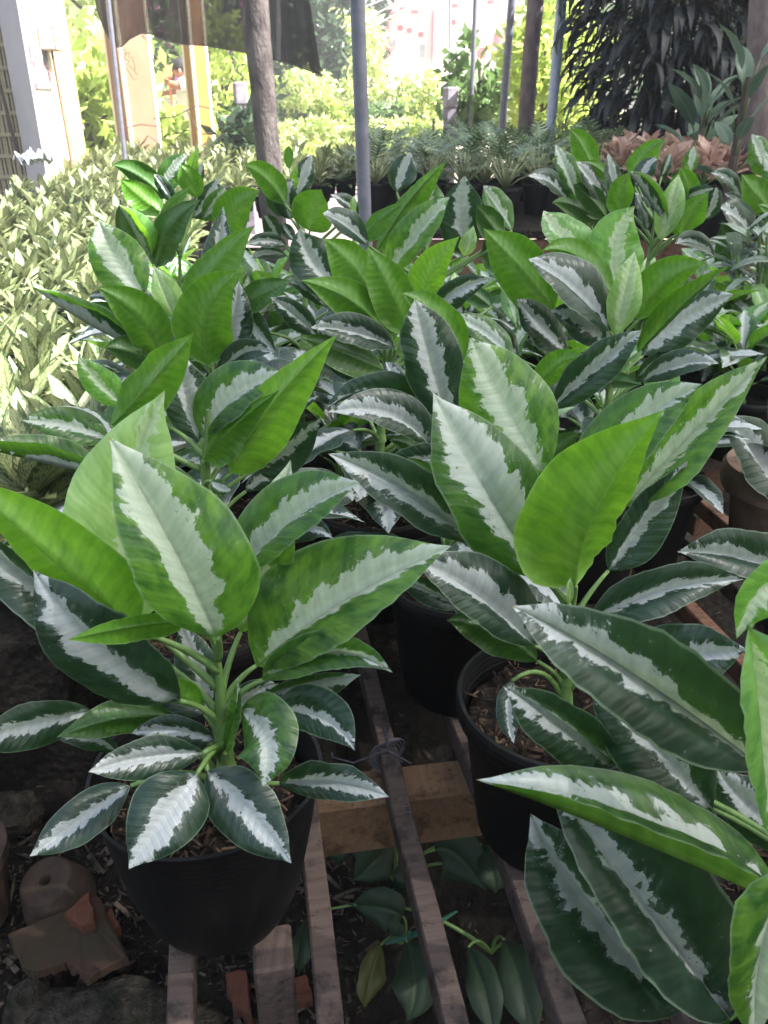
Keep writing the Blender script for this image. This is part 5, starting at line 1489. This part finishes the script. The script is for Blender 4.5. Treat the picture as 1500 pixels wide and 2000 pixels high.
# ------------------------------------------------------------ the man at work between the columns
def person():
    Y = 10.2
    def W(x, y, dy=0): return P(x, y, Y+dy)
    foot = W(365, 330); gx = foot[0]
    head = W(353, 140); neck = W(362, 158); chest = W(371, 178); waist = np.array((chest[0]+.10, Y+.02, .86)); pel = np.array((waist[0], Y+.03, .74))
    sl, sr = W(361, 164, -.16), W(372, 164, .17)
    el, er = W(342, 167, -.20), W(345, 178, .18)
    wl, wr = W(322, 158, -.14), W(332, 181, .10)
    r = empty('person', (pel[0], Y, 0), 'dark-haired person in a white shirt bending forward with both arms out, between the orange columns', 'person')
    J = []; E = []; R = []
    def j(p, rr, par=None):
        J.append(tuple(p)); R.append(rr); 
        if par is not None: E.append((par, len(J)-1))
        return len(J)-1
    p0 = j(pel, .14); w0 = j(waist, .13, p0); c0 = j(chest, .15, w0); n0 = j(neck, .06, c0); h0 = j(neck*.5+head*.5, .075, n0); h1 = j(head+np.array((0, 0, .01)), .095, h0); h2 = j(head+np.array((-.02, 0, .08)), .07, h1)
    for s, (a, b_, c_) in ((-1, (sl, el, wl)), (1, (sr, er, wr))):
        i0 = j(a, .062, c0); i1 = j(b_, .042, i0); i2 = j(c_, .028, i1); d = unit(np.asarray(c_)-np.asarray(b_)); i3 = j(np.asarray(c_)+d*.06, .034, i2)
        for k in range(4):
            off = np.array((0, (k-1.5)*.02, .0)); f1 = j(np.asarray(c_)+d*.10+off, .010, i3); j(np.asarray(c_)+d*(.15+.012*(k in (1, 2)))+off*1.2+np.array((0, 0, -.02)), .008, f1)
        t1_ = j(np.asarray(c_)+d*.05+np.array((0, -.035, .02)), .011, i3); j(np.asarray(c_)+d*.09+np.array((0, -.05, .02)), .009, t1_)
    for s in (-1, 1):
        hp = j(pel+np.array((.0, s*.09, -.05)), .095, p0); kn = j((pel[0]-.03, Y+.03+s*.11, .42), .06, hp); an = j((pel[0]+.02, Y+.03+s*.12, .07), .04, kn); j((pel[0]-.14, Y+.03+s*.13, .03), .035, an)
    me = bpy.data.meshes.new('body'); me.from_pydata(J, E, []); o = bpy.data.objects.new('body', me); COL.objects.link(o); o.parent = r; o.location = -Vector(r.location)
    sk = o.modifiers.new('skin', 'SKIN'); 
    for i, v in enumerate(me.skin_vertices[0].data): v.radius = (R[i], R[i]); v.use_root = (i == 0)
    sk.use_smooth_shade = True; o.modifiers.new('sub', 'SUBSURF').levels = 2; o.modifiers['sub'].render_levels = 2
    me.materials.append(simple('brown_skin', (.36, .17, .11), (.42, .21, .14), 6, .5, .4, .05))
    def shell(name, segs, mat, sub=None):
        m = MB()
        for pts, rr in segs: m.tube(pts, rr, 14)
        return m.build(name, mat, r, tuple(segs[0][0][0]))
    shirt = simple('white_cotton', (.78, .78, .76), (.82, .82, .80), 8, .8, .2, .3)
    shell('shirt', [([pel+np.array((0, 0, .03)), waist, (waist+chest)/2, chest, neck*.6+chest*.4, neck*.9+chest*.1], [.155, .150, .165, .17, .12, .068]),
                    ([chest*.4+np.asarray(sl)*.6, sl, np.asarray(sl)*.45+np.asarray(el)*.55], [.07, .078, .062]), ([chest*.4+np.asarray(sr)*.6, sr, np.asarray(sr)*.45+np.asarray(er)*.55], [.07, .078, .062])], shirt)
    shell('trousers', [([pel+np.array((0, s*.05, .04)), pel+np.array((0, s*.09, -.06)), (pel[0]-.03, Y+.03+s*.11, .42), (pel[0]+.02, Y+.03+s*.12, .09)], [.11, .115, .08, .06]) for s in (-1, 1)], simple('dark_cloth', (.05, .055, .08), (.07, .07, .10), 8, .9))
    m = MB(); vs = []; fs = []; n = 20; mm_ = 10; hc = head+np.array((.012, 0, .035))
    for i in range(mm_+1):
        th = math.pi*.62*i/mm_
        for k in range(n):
            a = 6.283*k/n; rr = .108+.006*mnoise.noise(Vector((a*3, th*5, 0)))
            vs.append((hc[0]+rr*math.sin(th)*math.cos(a)*1.05, hc[1]+rr*math.sin(th)*math.sin(a)*.88, hc[2]+rr*math.cos(th)))
    fs = [(i*n+k, (i+1)*n+k, (i+1)*n+(k+1) % n, i*n+(k+1) % n) for i in range(mm_) for k in range(n)]; m.add(vs, fs)
    m.v = [tuple(np.array(v)+np.array((.03 if v[2] < hc[2]-.02 and v[0] < hc[0]-.05 else 0, 0, .05 if v[2] < hc[2]-.02 and v[0] < hc[0]-.05 else 0))) for v in m.v]
    m.build('hair', simple('black_hair', (.02, .018, .02), (.03, .028, .03), 40, .6), r, tuple(hc))
    m = MB(); f = head+np.array((-.095, 0, 0)); m.tube([f+np.array((0, 0, .02)), f+np.array((-.022, 0, -.012)), f+np.array((0, 0, -.02))], [.008, .014, .008], 8)
    m.build('nose', bpy.data.materials['brown_skin'], r, tuple(f))
    for s in (-1, 1):
        m = MB(); m.lathe([(0, -.014), (.010, -.008), (.013, 0), (.010, .008), (0, .014)], 10, tuple(head+np.array((-.084, s*.035, .03)))); m.build('eye', simple('dark_eye', (.03, .02, .02), None, 5, .2), r, tuple(head))
        m = MB(); m.lathe([(0, -.03), (.014, -.018), (.018, 0), (.014, .02), (0, .03)], 10, tuple(head+np.array((.01, s*.098, .0)))); m.build('ear', bpy.data.materials['brown_skin'], r, tuple(head))
    m = MB(); m.tube([head+np.array((-.088, -.022, -.045)), head+np.array((-.096, 0, -.045)), head+np.array((-.088, .022, -.045))], [.004, .006, .004], 6); m.build('mouth', simple('lip', (.30, .11, .09)), r, tuple(head))
person()
m = MB(); q = P(329, 140, 10.0); m.box(q, (.07, .04, .12), .2, bev=.01); m.tube([q+np.array((0, 0, -.06)), (q[0], q[1], -.02)], .012, 6)
tag(m.build('sign_post', simple('red_cloth', (.62, .16, .12), (.70, .22, .16), 9, .7), loc=tuple(q)), 'small red panel on a stick beside the bending person', 'sign')
# added thin volume imitating lens glare, whitens the far view
m = MB(); x0, x1, y0, y1, z0, z1 = -45, 45, -6, 70, -1.2, 16
m.add([(x0, y0, z0), (x1, y0, z0), (x1, y1, z0), (x0, y1, z0), (x0, y0, z1), (x1, y0, z1), (x1, y1, z1), (x0, y1, z1)], [(0, 3, 2, 1), (4, 5, 6, 7), (0, 1, 5, 4), (1, 2, 6, 5), (2, 3, 7, 6), (3, 0, 4, 7)])
k = NT('glare_stand_in'); pv = k.n('ShaderNodeVolumePrincipled'); pv.inputs['Color'].default_value = (.95, .95, .97, 1); pv.inputs['Density'].default_value = .0065; pv.inputs['Anisotropy'].default_value = .3
k.l(pv.outputs[0], k.out.inputs['Volume']); k.m.cycles.homogeneous_volume = True if hasattr(k.m, 'cycles') and hasattr(k.m.cycles, 'homogeneous_volume') else False
tag(m.build('glare_volume', k.m, smooth=False), kind='stuff')
print('done', len(bpy.data.objects))
